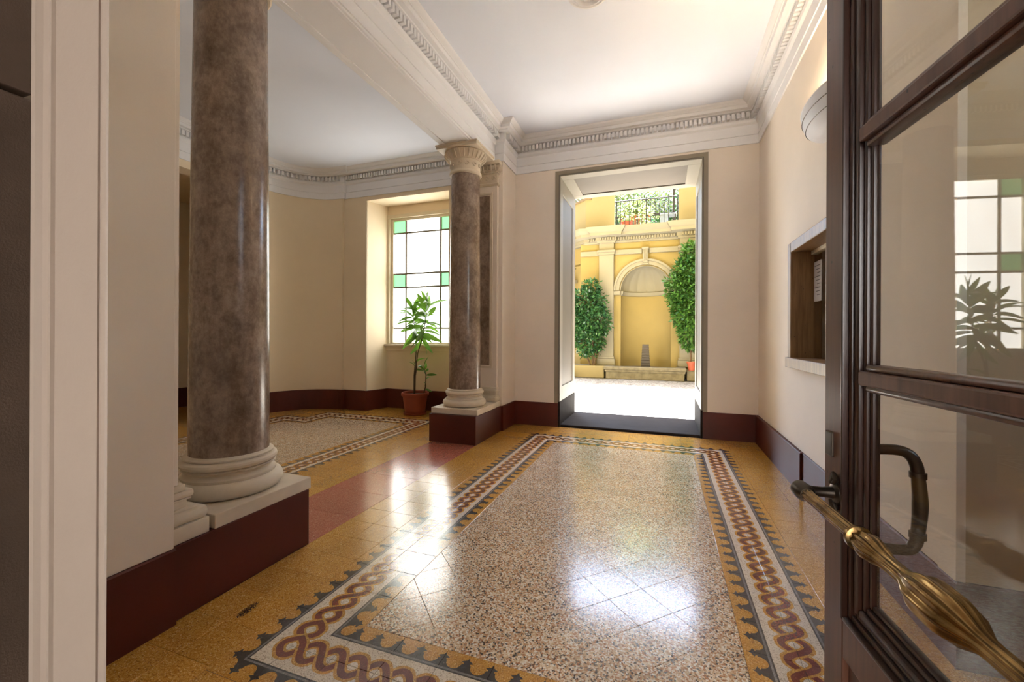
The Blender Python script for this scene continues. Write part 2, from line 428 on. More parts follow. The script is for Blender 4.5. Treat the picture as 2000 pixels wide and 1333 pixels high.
rect = lambda x0, x1, y0, y1: [(x0, y0), (x1, y0), (x1, y1), (x0, y1)]

# border of the hall: two rows of 20 cm tiles either side of the centre line
BX0, BX1, BY0, BY1 = -1.395, .505, 1.29, 4.99
def uv_set(me, fn):
    uv = me.uv_layers.new(name='UVMap')
    for poly in me.polygons:
        c = poly.center
        for li in poly.loop_indices:
            uv.data[li].uv = fn(me.vertices[me.loops[li].vertex_index].co, c)
def edge_mesh(L):
    """local: centre line of the border at y=0, tile reaches out to y=.2, runs 0..L along x"""
    me, _ = tile_mesh(rect(0, L, 0, .2), M['border'], 'border_tile'); uv_set(me, lambda p, c: (p.x, p.y)); return me
EDGE = {}
def edge(x, y, rot, L=.2):
    if L not in EDGE: EDGE[L] = edge_mesh(L)
    place('border_tile', EDGE[L], floor, (x, y, 0), (0, 0, rot))
def run(x, y, dx, dy, total, rot, back):
    k = 0.0
    while k < total-.01:
        L = round(min(.2, total-k), 3); o = k+L if back else k
        edge(x+dx*o, y+dy*o, rot, L); k += .2
# outer rows (tile grows to the left of its own x axis)
W, H = BX1-BX0, BY1-BY0
run(BX0, BY0, 1, 0, W, PI, True)            # near, outward -Y
run(BX0, BY1, 1, 0, W, 0, False)            # far, outward +Y
run(BX0, BY0, 0, 1, H, PI/2, False)         # left, outward -X
run(BX1, BY0, 0, 1, H, -PI/2, True)         # right, outward +X
# inner rows
run(BX0+.2, BY0, 1, 0, W-.4, 0, False)
run(BX0+.2, BY1, 1, 0, W-.4, PI, True)
run(BX0, BY0+.2, 0, 1, H-.4, -PI/2, True)
run(BX1, BY0+.2, 0, 1, H-.4, PI/2, False)
def corner_mesh(outer):
    g = G()
    g.add([(0, 0, 0), (.2, 0, 0), (.2, .2, 0), (0, .2, 0)], [(0, 1, 2), (0, 2, 3)])
    me = g.mesh('border_corner_tile', M['border'])
    if outer: uv_set(me, lambda p, c: ((-p.y, p.x) if c.x > c.y else (-p.x, p.y)))
    else: uv_set(me, lambda p, c: ((p.x, p.y) if c.x > c.y else (p.y, p.x)))
    return me
co, ci = corner_mesh(True), corner_mesh(False)
for x, y, r in ((BX0, BY0, PI), (BX1, BY0, -PI/2), (BX1, BY1, 0), (BX0, BY1, PI/2)):
    place('border_corner_tile', co, floor, (x, y, 0), (0, 0, r))
    place('border_corner_tile', ci, floor, (x, y, 0), (0, 0, r+PI))
# speckled field, laid diagonally
fx0, fx1, fy0, fy1 = BX0+.2, BX1-.2, BY0+.2, BY1-.2
hd = .2/math.sqrt(2); px, py = -.094, 1.891
for i in range(-30, 31):
    for j in range(-30, 31):
        x = px+(i+j)*hd; y = py+(i-j)*hd
        q = clip([(x, y), (x+hd, y+hd), (x, y+2*hd), (x-hd, y+hd)], fx0, fx1, fy0, fy1)
        if len(q) < 3: continue
        q2 = []
        for p in q:
            if not q2 or abs(p[0]-q2[-1][0])+abs(p[1]-q2[-1][1]) > .004: q2.append(p)
        if len(q2) > 2 and abs(q2[0][0]-q2[-1][0])+abs(q2[0][1]-q2[-1][1]) < .004: q2.pop()
        ar = abs(sum(q2[k][0]*q2[(k+1) % len(q2)][1]-q2[(k+1) % len(q2)][0]*q2[k][1] for k in range(len(q2))))/2 if len(q2) > 2 else 0
        if ar > .0004: lay('terrazzo_tile', q2, M['field'])
# plain yellow tiles round the border
def yellow_area(xs, y0, y1, yo=1.107):
    ys = [y0]; k = yo+math.ceil((y0-yo)/.2+.05)*.2
    while k < y1-.02: ys.append(k); k += .2
    ys.append(y1)
    for a, b in zip(xs, xs[1:]):
        for c, d in zip(ys, ys[1:]): lay('yellow_tile', rect(a, b, c, d), M['gold'])
yellow_area([XL, -1.79, BX0-.2], YN+.0, YF)
yellow_area([BX1+.2, .905, XR], 2.08, YF)
xs = [BX0-.2+.2*k for k in range(12)]; xs[-1] = BX1+.2
yellow_area(xs, BY1+.2, YF); yellow_area(xs, .3, BY0-.2)
yellow_area([BX1+.2, .905, XR], YN, 2.08)
G().prism(rect(XR, 2.2, YN, 2.08), -.02, -.0006).obj('recess_floor', M['gold'], floor)
# red strip between the pedestals
y = 1.958; n = 6
for k in range(n): lay('red_slab', rect(-2.555, XL, y+(4.33-y)*k/n, y+(4.33-y)*(k+1)/n), M['red'])
# alcove side: yellow tiles by the red strip, then border and field
AXO = -3.04                                     # outer edge of the alcove border
yellow_area([AXO, -2.955, -2.755, -2.555], 1.1, 5.64)
a_path = [(-3.24, .6), (-3.24, 5.22), (-4.91, 5.22), (-4.91, 4.77), (-5.31, 4.77), (-5.31, .6)]   # centre line
def strip(path, hw, z):
    g = G(); n = len(path); P = [Vector(p) for p in path]; N = []
    for i in range(n-1):
        d = (P[i+1]-P[i]).normalized(); N.append(Vector((-d.y, d.x)))
    faces = []; uvs = []; s = 0
    for i in range(n-1):
        L = (P[i+1]-P[i]).length; d = (P[i+1]-P[i]).normalized()
        row = []
        for end, q in ((0, i), (1, i+1)):
            if q == 0 or q == n-1: o = N[i]
            else: o = N[q-1]+N[q]; o = o/max(.2, o.dot(N[i]))
            for t in (-hw, 0, hw):
                p = P[q]+o*t; row.append(((p.x, p.y, z), (round(s, 1)+(p-P[i]).dot(d), t)))
        k = len(g.v); g.v += [r[0] for r in row]; uvs += [r[1] for r in row]
        g.f += [(k, k+3, k+4, k+1), (k+1, k+4, k+5, k+2)]; s += L
    me = g.mesh('border_strip', M['border'])
    uv = me.uv_layers.new(name='UVMap')
    for poly in me.polygons:
        for li in poly.loop_indices: uv.data[li].uv = uvs[me.loops[li].vertex_index]
    return me
place('alcove_border', strip(a_path, .2, .0004), floor)
ground = [(-8.5, YN), (AXO, YN), (AXO, 5.64), (-3.15, 5.64), (-3.15, 6.12), (-4.6, 6.12), (-4.6, 5.72), (-5.05, 5.72), (-5.5, 5.55), (-5.8, 5.2), (-5.9, 4.8), (-8.5, 4.9)]
G().prism(ground, -.02, -.0006).obj('alcove_yellow_floor', M['gold'], floor)
field = [(-3.44, .8), (-3.44, 5.02), (-4.71, 5.02), (-4.71, 4.57), (-5.11, 4.57), (-5.11, .8)]
G().prism(field, -.02, .0).obj('alcove_terrazzo', M['field'], floor)
G().prism([(-2.6, YN), (XL, YN), (XL, 1.21), (-2.6, 1.21)], -.02, -.0006).obj('pier_bed', M['gold'], floor)

# ================================================================== WALLS, CEILING
def wall_y(g, x0, x1, y0, y1, holes, z1=ZC):
    """wall running along X between y0 and y1 with rectangular holes (xa, xb, za, zb)"""
    xs = sorted({x0, x1} | {h[0] for h in holes} | {h[1] for h in holes})
    for a, b in zip(xs, xs[1:]):
        hs = [h for h in holes if h[0] <= a+1e-6 and h[1] >= b-1e-6]; z = 0
        for h in sorted(hs, key=lambda q: q[2]):
            if h[2] > z+1e-6: g.box(a, b, y0, y1, z, h[2])
            z = h[3]
        if z < z1: g.box(a, b, y0, y1, z, z1)
    return g
def wall_x(g, x0, x1, y0, y1, holes, z1=ZC):
    h2 = wall_y(G(), y0, y1, x0, x1, holes, z1); g.add([(b, a, c) for a, b, c in h2.v], [f[::-1] for f in h2.f]); return g
DX0, DX1, DZ, YO = -1.345, .46, 3.44, 6.65           # far doorway and outer face of the facade
struct('wall_far', wall_y(G(), -2.6, XR+.4, YF, YO, [(DX0, DX1, 0, DZ)]), M['wall'], 'cream far wall with the doorway to the courtyard')
HY0, HY1, HZ0, HZ1 = 3.0, 4.225, 1.04, 2.0          # porter's hatch opening
struct('wall_right', wall_x(G(), XR, XR+.35, 2.08, YF, [(HY0, HY1, HZ0, HZ1)]), M['wall'], 'cream right wall with the porter hatch')
g = G().box(XR+.004, 2.35, 2.072, 2.3, 0, ZC); wall_x(g, 2.2, 2.35, YN, 2.08, [(.4, 1.3, 1.5, 3.35)])
struct('wall_recess', g, M['wall_recess'], 'cream recess walls behind the open glazed door')
struct('trim_corner', G().box(XR-.008, XR+.02, 2.068, 2.18, BH, ZC-.4), M['wall'], 'narrow raised strip at the corner of the right wall')
# entrance wall with the door opening the camera stands in
g = wall_y(G(), -5.95, 2.35, -.35, YN, [(-.66, .62, 0, 2.95)])
struct('wall_near', g, M['wall'], 'entrance wall around the front door')
# pier at the left front and its wall, pier at the far end of the colonnade
struct('wall_pier_near', G().box(-2.6, XL+.012, YN, 1.213, BH+.0, ZC, .004), M['wall'], 'cream pier at the left front beside the door casing')
struct('wall_pier_far', G().box(-2.6, XL+.012, 5.12, YF+.02, BH, ZC, .004), M['wall'], 'cream pier between the far column and the courtyard doorway')
# ceiling
struct('ceiling', G().box(-6.1, 2.35, .25, 6.6, ZC, ZC+.25), M['ceiling'], 'white plaster ceiling')
# alcove window wall with deep niche, curved corner, left wall with opening
NX0, NX1, NZ = -4.59, -3.07, 3.45
g = wall_y(G(), -5.05, -2.6, YA, 6.13, [(NX0, NX1, 0, NZ)])
struct('wall_alcove', g, M['wall_alcove'], 'cream alcove wall with the window niche')
# niche back below and around the window
WX0, WX1, WZ0, WZ1, WY = -4.455, -3.135, 1.09, 3.27, 6.10
g = wall_y(G(), NX0, NX1, WY, WY+.2, [(WX0, WX1, WZ0, WZ1)], NZ+.1)
g.prism([(NX0-.01, YA+.012), (NX0, YA+.012), (-4.47, WY), (NX0-.01, WY)], 0, NZ)
g.prism([(NX1+.01, YA+.012), (NX1, YA+.012), (-3.13, WY), (NX1+.01, WY)], 0, NZ)
struct('wall_niche', g, M['wall_alcove'], 'back and splayed sides of the window niche')
arc = [(-5.05+.84*math.cos(a), 4.82+.84*math.sin(a)) for a in [PI/2+PI/2*k/20 for k in range(21)]]
arco = [(-5.05+1.1*math.cos(a), 4.82+1.1*math.sin(a)) for a in [PI/2+PI/2*k/20 for k in range(21)]]
g = G().prism(arc+arco[::-1], 0, ZC)
struct('wall_curved', g, M['wall_alcove'], 'curved cream corner wall of the alcove', smooth=35)
OY0, OY1 = 2.7, 4.35
g = wall_x(G(), XA-.26, XA, YN, 4.82, [(OY0, OY1, 0, 3.42)])
struct('wall_left', g, M['wall_alcove'], 'left alcove wall with the open passage')
g = G().box(-7.9, -7.75, 2.0, 5.6, 0, ZC); g.box(-7.8, XA-.2, 5.3, 5.45, 0, ZC); g.box(-7.8, XA-.2, 2.0, 2.15, 0, ZC); g.box(-7.9, XA-.2, 2, 5.45, 3.5, 3.6)
struct('wall_passage', g, M['wall_alcove'], 'dim walls of the passage behind the alcove')

# maroon base: mitred runs standing 12 mm proud
def base(name, path, t=.014, label=None):
    struct(name, G().sweep(path, [(-.02, 0), (t, 0), (t, BH-.006), (t-.006, BH), (-.02, BH)]), M['maroon'], label)
base('baseboard_far', [(XR, YF), (DX1, YF)], label='maroon base right of the courtyard doorway')
base('baseboard_door', [(DX0, YF), (XL+.012, YF), (XL+.012, 5.13)], label='maroon base left of the courtyard doorway')
base('baseboard_right', [(XR, 3.92), (XR, YF-.0)], .03, 'thick maroon base at the far end of the right wall')
base('baseboard_right_near', [(2.2, 2.068), (XR, 2.068), (XR, 3.92)], .012, 'thin maroon base under the porter hatch')
base('baseboard_pier', [(XL+.012, 1.215), (XL+.012, YN)], .012, 'maroon base of the pier at the left front')
pth = [(-3.13, WY), (-4.47, WY), (NX0, YA), (-5.02, YA), (-5.02, 5.66)]
base('baseboard_alcove', [(-2.6, YA), (NX1, YA), (-3.13, WY)], label='maroon base right of the window niche')
base('baseboard_niche', pth, label='maroon base along the window niche')
base('baseboard_curved', [(-5.02, 5.66)]+arc[1:]+[(XA, OY1)], label='maroon base along the curved alcove wall')
base('baseboard_passage', [(-7.75, 5.3), (-7.75, 4.66)], label='maroon base in the passage behind the alcove')

# ================================================================== CORNICES AND BEAM
def cornice_prof(a=3.52):
    return [(-.02, a), (.014, a), (.014, a+.098), (.022, a+.102), (.022, a+.218), (.03, a+.226), (.042, a+.238), (.05, a+.262), (.05, a+.272),
            (.036, a+.275), (.036, a+.355), (.098, a+.358), (.104, a+.366), (.148, a+.37), (.152, a+.404), (.156, a+.408), (.164, a+.408), (.166, a+.414),
            (.176, a+.42), (.196, a+.432), (.206, a+.444), (.21, a+.452), (-.02, a+.452)]
BXF, BXB, BZ = -2.095, -2.475, 3.5
main_path = [(2.2, 2.08), (XR, 2.08), (XR, YF), (XL+.012, YF), (XL+.012, 5.12), (BXF, 5.12), (BXF, YN)]
c1 = struct('trim_1', G().sweep(main_path, cornice_prof()), M['stucco'], 'white dentil cornice around the hall ceiling')
alc_path = [(BXB-.06, YA), (-5.02, YA), (-5.02, 5.66)]+arc[1:]+[(XA, YN)]
c2 = struct('trim_2', G().sweep(alc_path, cornice_prof()), M['stucco'], 'dentil cornice around the alcove ceiling')
def dentils(path, parent, single, pitch=.05, w_=.031):
    m = G().box(-.024, .034, -w_/2, w_/2, 0, .062).mesh('dentil', M['stucco']); big = G()
    P = [Vector(p) for p in path]
    for a, b in zip(P, P[1:]):
        d = b-a; L = d.length; d.normalize(); nrm = Vector((-d.y, d.x)); n = max(1, int((L-.03)/pitch)); rz = math.atan2(nrm.y, nrm.x)
        if L < .08: continue
        for k in range(n):
            p = a+d*((k+.5)*L/n)+nrm*.057
            if single: place('dentil', m, parent, (p.x, p.y, 3.52+.285), (0, 0, rz))
            else: big.merge(G().box(-.024, .034, -w_/2, w_/2, 0, .062).xf(Matrix.Translation((p.x, p.y, 3.52+.285)) @ Matrix.Rotation(rz, 4, 'Z')))
    if not single: big.obj('dentil_row', M['stucco'], parent, kind='stuff')
off = .04
dentils([(BXF, 5.12-.06), (BXF, 1.4)], c1, True)
dentils([(XR, 2.9), (XR, YF-.06)], c1, True)
dentils([(XR-.06, YF), (XL+.012+.06, YF), ], c1, True)
dentils([(XL+.012, YF-.06), (XL+.012, 5.12)], c1, True)
dentils([(XL+.012, 5.12), (BXF+.02, 5.12)], c1, True)
dentils([(BXB-.1, YA), (-4.96, YA)], c2, False)
dentils([(-5.05+.84*math.cos(a), 4.82+.84*math.sin(a)) for a in [PI/2+PI/2*k/9 for k in range(10)]], c2, False)
dentils([(XA, 4.8), (XA, 2.4)], c2, False)
# beam body carrying the ceiling over the columns
struct('trim_3', G().box(BXB, BXF, YN, 5.14, BZ, ZC), M['stucco'], 'white beam resting on the two columns')
g = G()
for x in (BXB+.02, BXF-.055): g.box(x, x+.035, YN, 5.12, BZ-.008, BZ+.01, .003)
g.box(BXB-.02, BXB+.02, YN, 5.12, BZ-.004, BZ+.06, .006)
struct('trim_4', g, M['stucco'], 'thin mouldings along the beam soffit')

# ceiling medallion
t = thing('ceiling_medallion', (-.569, 3.335, ZC), 'round white plaster rosette in the middle of the ceiling', 'rosette')
g = G().lathe([(.165, 0), (.165, -.008), (.155, -.016), (.142, -.018), (.136, -.01), (.128, -.01), (.122, -.02), (.108, -.026), (.098, -.014), (.094, -.004)], seg=48)
g.v = [(a-.569, b+3.335, c+ZC) for a, b, c in g.v]; g.obj('ring', M['stucco'], t, 40)
m = G().tube([(.02, 0, -.006), (.05, 0, -.016), (.085, 0, -.006)], [.008, .016, .004], 6).mesh('petal', M['stucco'], 60)
for k in range(12): place('petal', m, t, (0, 0, 0), (0, 0, k*PI/6))
g = G().lathe([(.03, 0), (.03, -.012), (.018, -.024), (.002, -.028)], -.569, 3.335, 20); g.v = [(a, b, c+ZC) for a, b, c in g.v]; g.obj('boss', M['stucco'], t, 40)

# ================================================================== COLUMNS AND PILASTERS
def column(cy, y0, y1, label, px0=-2.585, cx=-2.285):
    t = thing('column', (cx, cy, 0), label, 'column', 'marble columns of the colonnade')
    ped = G().box(px0, XL, y0, y1, 0, BH, .003).obj('pedestal', M['maroon'], t)
    G().box(px0+.005, XL-.004, cy-.29, cy+.285, BH, BH+.068, .004).obj('plinth', M['stone'], t)
    zb = BH+.068
    b = [(.2, zb)]
    for k in range(9):
        a = -PI/2+PI*k/8; b.append((.224+.04*math.cos(a), zb+.042+.042*math.sin(a)))
    b += [(.226, zb+.088), (.226, zb+.098)]
    for k in range(7):
        a = PI*k/6; b.append((.226-.0*k-.022*math.sin(a), zb+.098+.038*k/6))
    b += [(.219, zb+.138), (.219, zb+.144)]
    for k in range(7):
        a = -PI/2+PI*k/6; b.append((.208+.026*math.cos(a), zb+.166+.022*math.sin(a)))
    b += [(.206, zb+.19), (.214, zb+.192), (.214, zb+.2), (.19, zb+.212)]
    G().lathe(b, cx, cy, 64).obj('base', M['stone'], t, 30)
    zs, ze = zb+.2, 3.19
    pr = []
    for k in range(13):
        q = k/12; pr.append((.192-.02*q**1.6, zs+(ze-zs)*q))
    G().lathe(pr, cx, cy, 64).obj('shaft', M['marble'], t, 30)
    cap = G().lathe([(.17, 3.18), (.186, 3.182), (.196, 3.195), (.196, 3.212), (.188, 3.226), (.178, 3.23), (.178, 3.27), (.18, 3.33), (.184, 3.352), (.192, 3.354), (.194, 3.362),
                     (.2, 3.366), (.222, 3.386), (.242, 3.412), (.25, 3.436), (.246, 3.45), (.2, 3.452)], cx, cy, 64).obj('capital', M['stone'], t, 30)
    # egg tongues round the echinus, scrolls on the neck
    egg = G().tube([(.198, 0, 3.362), (.226, 0, 3.384), (.247, 0, 3.412), (.254, 0, 3.438)], [.006, .013, .014, .008], 6).mesh('egg', M['stone'], 60)
    for k in range(26): place('egg', egg, capital_child(cap), (0, 0, 0), (0, 0, 2*PI*k/26))
    scr = G(); n = 14
    scr.tube([(.181+.004, .026*math.cos(a)*(1-a/9), 3.292+.028*math.sin(a)*(1-a/9)) for a in [k*.55 for k in range(12)]], [.009]*12, 5)
    scr = scr.mesh('scroll', M['stone'], 60)
    for k in range(12): place('scroll', scr, cap, (0, 0, 0), (0, 0, 2*PI*k/12))
    g = G().box(cx-.262, cx+.262, cy-.262, cy+.262, 3.452, 3.482, .004); g.box(cx-.272, cx+.272, cy-.272, cy+.272, 3.48, 3.502, .004)
    g.obj('abacus', M['stone'], cap)
    return t
def capital_child(c): return c
column(1.69, 1.213, 1.957, 'thick brown marble column nearest the camera, on a long maroon pedestal')
column(4.66, 4.33, 5.12, 'slim brown marble column by the window, far from the camera')

def pilaster(y, sgn, label, panel):
    """flat pilaster against a pier: y = pier face, sgn = direction it faces"""
    x0, x1 = -2.5, -2.03
    t = thing('trim_pilaster', ((x0+x1)/2, y, BH), label, kind='structure')
    Y = lambda a: (min(y, y+sgn*a), max(y, y+sgn*a))
    g = G()
    def lay_(d, z0, z1, e, b=.004): g.box(x0-e, x1+e, *Y(d), z0, z1, b)
    lay_(.165, BH, BH+.072, .035)
    lay_(.165, BH+.072, BH+.13, .036, .022); lay_(.125, BH+.128, BH+.142, .016)
    lay_(.085, BH+.14, BH+.178, .004); lay_(.1, BH+.176, BH+.186, .012); lay_(.112, BH+.184, BH+.222, .018, .016); lay_(.075, BH+.22, BH+.25, .01)
    g.obj('base', M['stone'], t, 30)
    G().box(x0, x1, *Y(.05), BH+.24, 3.2, .003).obj('shaft', M['wall'], t)
    if panel:
        d0, d1 = Y(.056); f = G()
        for a, b, c, d in ((x0+.06, x0+.085, .85, 3.08), (x1-.085, x1-.06, .85, 3.08), (x0+.06, x1-.06, .82, .85), (x0+.06, x1-.06, 3.08, 3.11)): f.box(a, b, *Y(.066), c, d, .003)
        for a, b, c, d in ((x0+.09, x0+.102, .865, 3.065), (x1-.102, x1-.09, .865, 3.065)): f.box(a, b, *Y(.06), c, d, .002)
        f.obj('panel_moulding', M['stone'], t)
        G().box(x0+.1, x1-.1, *Y(.054), .86, 3.07).obj('marble_panel', M['marble'], t)
    g = G()
    lay_(.062, 3.19, 3.21, .012, .006); lay_(.075, 3.205, 3.228, .02, .01); lay_(.056, 3.22, 3.36, .002); lay_(.07, 3.352, 3.368, .015)
    lay_(.085, 3.366, 3.4, .022, .01); lay_(.105, 3.396, 3.445, .038, .016); lay_(.12, 3.45, 3.5, .05)
    cap = g.obj('capital', M['stone'], t, 30)
    egg = G().tube([(0, 0, 3.364-BH), (0, sgn*.016, 3.39-BH), (0, sgn*.03, 3.42-BH), (0, sgn*.034, 3.445-BH)], [.005, .012, .013, .007], 6).mesh('egg', M['stone'], 60)
    for k in range(9): place('egg', egg, cap, ((k-4)*.056, sgn*.082, 0))
    for k in range(4): place('egg', egg, cap, (.255, sgn*(.02+.025*k), 0), (0, 0, -PI/2 if sgn > 0 else PI/2))
    scr = G().tube([(.026*math.cos(a)*(1-a/9), sgn*.06, 3.292-BH+.028*math.sin(a)*(1-a/9)) for a in [k*.55 for k in range(12)]], [.009]*12, 5).mesh('scroll', M['stone'], 60)
    for k in range(5): place('scroll', scr, cap, ((k-2)*.09, 0, 0))
pilaster(1.213, 1, 'cream pilaster base and shaft behind the near column', False)
pilaster(5.12, -1, 'cream pilaster with a dark marble panel behind the far column', True)

# ================================================================== FAR DOORWAY
d1 = thing('door_1', (-.44, YF, 0), 'tall courtyard doorway with panelled grey reveals', kind='structure')
bw = .05
g = G(); z = DZ
g.box(DX0-bw, DX0, YF-.008, YF+.02, BH, z); g.box(DX1, DX1+bw, YF-.008, YF+.02, BH, z); g.box(DX0-bw, DX1+bw, YF-.008, YF+.02, z, z+bw)
g.obj('painted_band', M['grey_band'], d1)
def reveal_panel(side):
    # side reveals: pale frame with a darker sunk panel, marbled block below
    x = DX0 if side < 0 else DX1; X = lambda d: (min(x, x-side*d), max(x, x-side*d))
    y0, y1 = YF-.004, YO
    G().box(*X(.006), y0, y1, BH+.02, DZ).obj('side_panel', M['grey_panel'], d1)
    f = G()
    for a, b, c, d in ((y0, y0+.16, BH+.02, DZ-.023), (y1-.16, y1, BH+.02, DZ-.023), (y0+.16, y1-.16, BH+.02, BH+.22), (y0+.16, y1-.16, DZ-.22, DZ-.023)): f.box(*X(.022), a, b, c, d, .004)
    for a, b, c, d in ((y0+.16, y0+.2, BH+.22, DZ-.22), (y1-.2, y1-.16, BH+.22, DZ-.22)): f.box(*X(.014), a, b, c, d, .003)
    f.obj('panel_frame', M['grey_frame'], d1)
    G().box(*X(.026), y0, y1, 0, BH+.02, .004).obj('reveal_block', M['threshold'], d1)
reveal_panel(-1); reveal_panel(1)
G().box(DX0, DX1, YF-.004, YO, DZ-.006, DZ).obj('head_panel', M['grey_panel'], d1)
f = G(); y0, y1 = YF-.004, YO
for a, b, c, d in ((DX0, DX1, y0, y0+.16), (DX0, DX1, y1-.16, y1), (DX0, DX0+.17, y0+.16, y1-.16), (DX1-.17, DX1, y0+.16, y1-.16)): f.box(a, b, c, d, DZ-.022, DZ, .004)
f.obj('head_frame', M['grey_frame'], d1)
struct('trim_threshold', G().box(DX0, DX1, YF+.03, YO+.05, -.05, .03, .012), M['threshold'], 'dark worn stone threshold of the courtyard doorway')

# ================================================================== ALCOVE WINDOW
w1 = thing('window_1', ((WX0+WX1)/2, WY, WZ0), 'tall frosted window with green corner panes', kind='structure')
G().box(NX0+.02, NX1-.02, WY-.07, WY+.1, WZ0-.035, WZ0, .006).obj('window_sill', M['stone'], w1)
G().box(NX0+.1, NX1-.05, WY-.03, WY+.05, WZ0-.11, WZ0-.035, .004).obj('apron', M['wall_alcove'], w1)
f = G(); fw = .085
f.box(WX0, WX0+fw, WY+.02, WY+.1, WZ0, WZ1, .006); f.box(WX1-fw, WX1, WY+.02, WY+.1, WZ0, WZ1, .006)
f.box(WX0+fw, WX1-fw, WY+.021, WY+.1, WZ1-.075, WZ1, .006); f.box(WX0+fw, WX1-fw, WY+.021, WY+.1, WZ0, WZ0+.03, .006)
f.box(WX0-.025, WX0+.03, WY-.012, WY+.019, WZ0, WZ1-.03, .004); f.box(WX1-.03, WX1+.025, WY-.012, WY+.019, WZ0, WZ1-.03, .004); f.box(WX0-.025, WX1+.025, WY-.012, WY+.019, WZ1-.03, WZ1+.03, .004)
f.obj('window_frame', M['winframe'], w1)
cx = [WX0+fw, -4.128, -3.46, WX1-fw]; rz = [WZ0+.03, 1.36, 2.058, 2.288, 2.985, WZ1-.075]
for i in range(3):
    for j in range(5):
        green = i != 1 and j in (2, 4)
        G().box(cx[i], cx[i+1], WY+.055, WY+.061, rz[j], rz[j+1]).obj('pane', M['pane_green' if green else 'pane'], w1, label='green glass pane' if green else None)
for i in (1, 2): G().box(cx[i]-.016, cx[i]+.016, WY+.035, WY+.075, rz[0], rz[-1], .004).obj('glazing_bar', M['lead'], w1)
for j in range(1, 5): G().box(cx[0], cx[3], WY+.036, WY+.074, rz[j]-.014, rz[j]+.014, .004).obj('glazing_bar', M['lead'], w1)
f = G()
f.box(NX0-.035, NX0, YA-.006, YA+.011, BH, NZ); f.box(NX1, NX1+.035, YA-.006, YA+.011, BH, NZ); f.box(NX0-.035, NX1+.035, YA-.006, YA+.02, NZ, NZ+.035)
f.obj('niche_edge', M['wall_alcove'], w1)

# glazed iron door at the end of the passage
d2 = thing('door_2', (-7.74, 4.3, 0), 'dark glazed door with white ironwork in the passage', kind='structure')
G().box(-7.755, -7.7, 3.95, 4.66, 0, .95, .004).obj('lower_panel', M['winframe'], d2)
f = G(); f.box(-7.755, -7.69, 4.6, 4.66, 0, 3.3); f.box(-7.755, -7.69, 3.95, 4.0, 0, 3.3); f.box(-7.755, -7.69, 3.95, 4.66, 3.2, 3.3); f.obj('door_frame', M['winframe'], d2)
G().box(-7.755, -7.735, 4.0, 4.6, .95, 3.2).obj('glass', M['iron'], d2)
f = G()
for z in [.95+.1*k for k in range(23)]:
    if int((z-.95)/.1) % 4 in (0, 1): f.box(-7.735, -7.715, 4.0, 4.6, z-.012, z+.012)
for y in (4.08, 4.2, 4.32, 4.44, 4.55): f.box(-7.735, -7.715, y-.012, y+.012, .95, 3.2)
f.obj('ironwork', M['winframe'], d2)

# unseen recess window, added to bring daylight onto the pier and hall
w3 = thing('window_added', (2.27, .85, 1.5), 'clear tall window added in the unseen recess wall to light the hall', kind='structure')
f = G()
for a, b, c, d in ((.4, .46, 1.5, 3.35), (1.24, 1.3, 1.5, 3.35), (.4, 1.3, 1.5, 1.56), (.4, 1.3, 3.29, 3.35), (.83, .87, 1.5, 3.35)): f.box(2.24, 2.3, a, b, c, d, .004)
f.obj('window_frame', M['winframe'], w3)
for z in (2.1, 2.7): G().box(2.255, 2.285, .44, 1.26, z-.014, z+.014, .004).obj('glazing_bar', M['winframe'], w3)
G().box(2.14, 2.3, .38, 1.32, 1.46, 1.5, .006).obj('window_sill', M['stone'], w3)
for a, b in ((.44, .85), (.852, 1.26)): G().box(2.268, 2.272, a, b, 1.54, 3.3).obj('pane', M['glass'], w3)

# ================================================================== PORTER'S HATCH
h1 = thing('window_2', (XR, 3.62, HZ0), 'porter hatch window with a brown frame in the right wall', kind='structure')
fo = .055; g = G()
for a, b, c, d, n in ((HY1-.03, HY1+fo, HZ0-fo, HZ1+fo, 'jamb'), (HY0-fo, HY0+.03, HZ0-fo, HZ1+fo, 'jamb'), (HY0, HY1, HZ1-.03, HZ1+fo, 'head'), (HY0-fo, HY1+fo, HZ0-fo, HZ0+.03, 'ledge')):
    G().box(XR-(.03 if n != 'ledge' else .05), XR+.2, a, b, c, d, .006).obj(n, M['hatchwood'], h1)
G().box(XR+.14, XR+.146, HY0, HY1, HZ0, HZ1).obj('pane', M['glass'], h1)
for y in (3.86, 3.3): G().box(XR+.125, XR+.16, y-.018, y+.018, HZ0, HZ1, .003).obj('sash_bar', M['winframe'], h1)
G().box(XR+.12, XR+.17, HY0, HY1, HZ1-.06, HZ1, .003).obj('sash_rail', M['winframe'], h1)
g = G().box(XR+.55, XR+.6, HY0-.3, HY1+.3, HZ0-.3, HZ1+.3); g.box(XR+.34, XR+.6, HY1+.25, HY1+.3, HZ0-.3, HZ1+.3); g.box(XR+.34, XR+.6, HY0-.3, HY0-.25, HZ0-.3, HZ1+.3)
g.box(XR+.34, XR+.6, HY0-.3, HY1+.3, HZ1+.25, HZ1+.3); g.box(XR+.34, XR+.6, HY0-.3, HY1+.3, HZ0-.3, HZ0-.25)
g.obj('lodge_lining', M['dark_interior'], h1)
t = thing('paper_notice', (XR+.132, 4.08, 1.72), 'white printed notice taped inside the porter hatch glass', 'notice')
G().box(XR+.134, XR+.137, 4.0, 4.17, 1.54, 1.87).obj('sheet', M['paper'], t)
g = G()
for k in range(9): g.box(XR+.132, XR+.1338, 4.02, 4.15-.03*(k % 3), 1.83-.03*k, 1.836-.03*k)
g.obj('printed_lines', M['ink'], t)

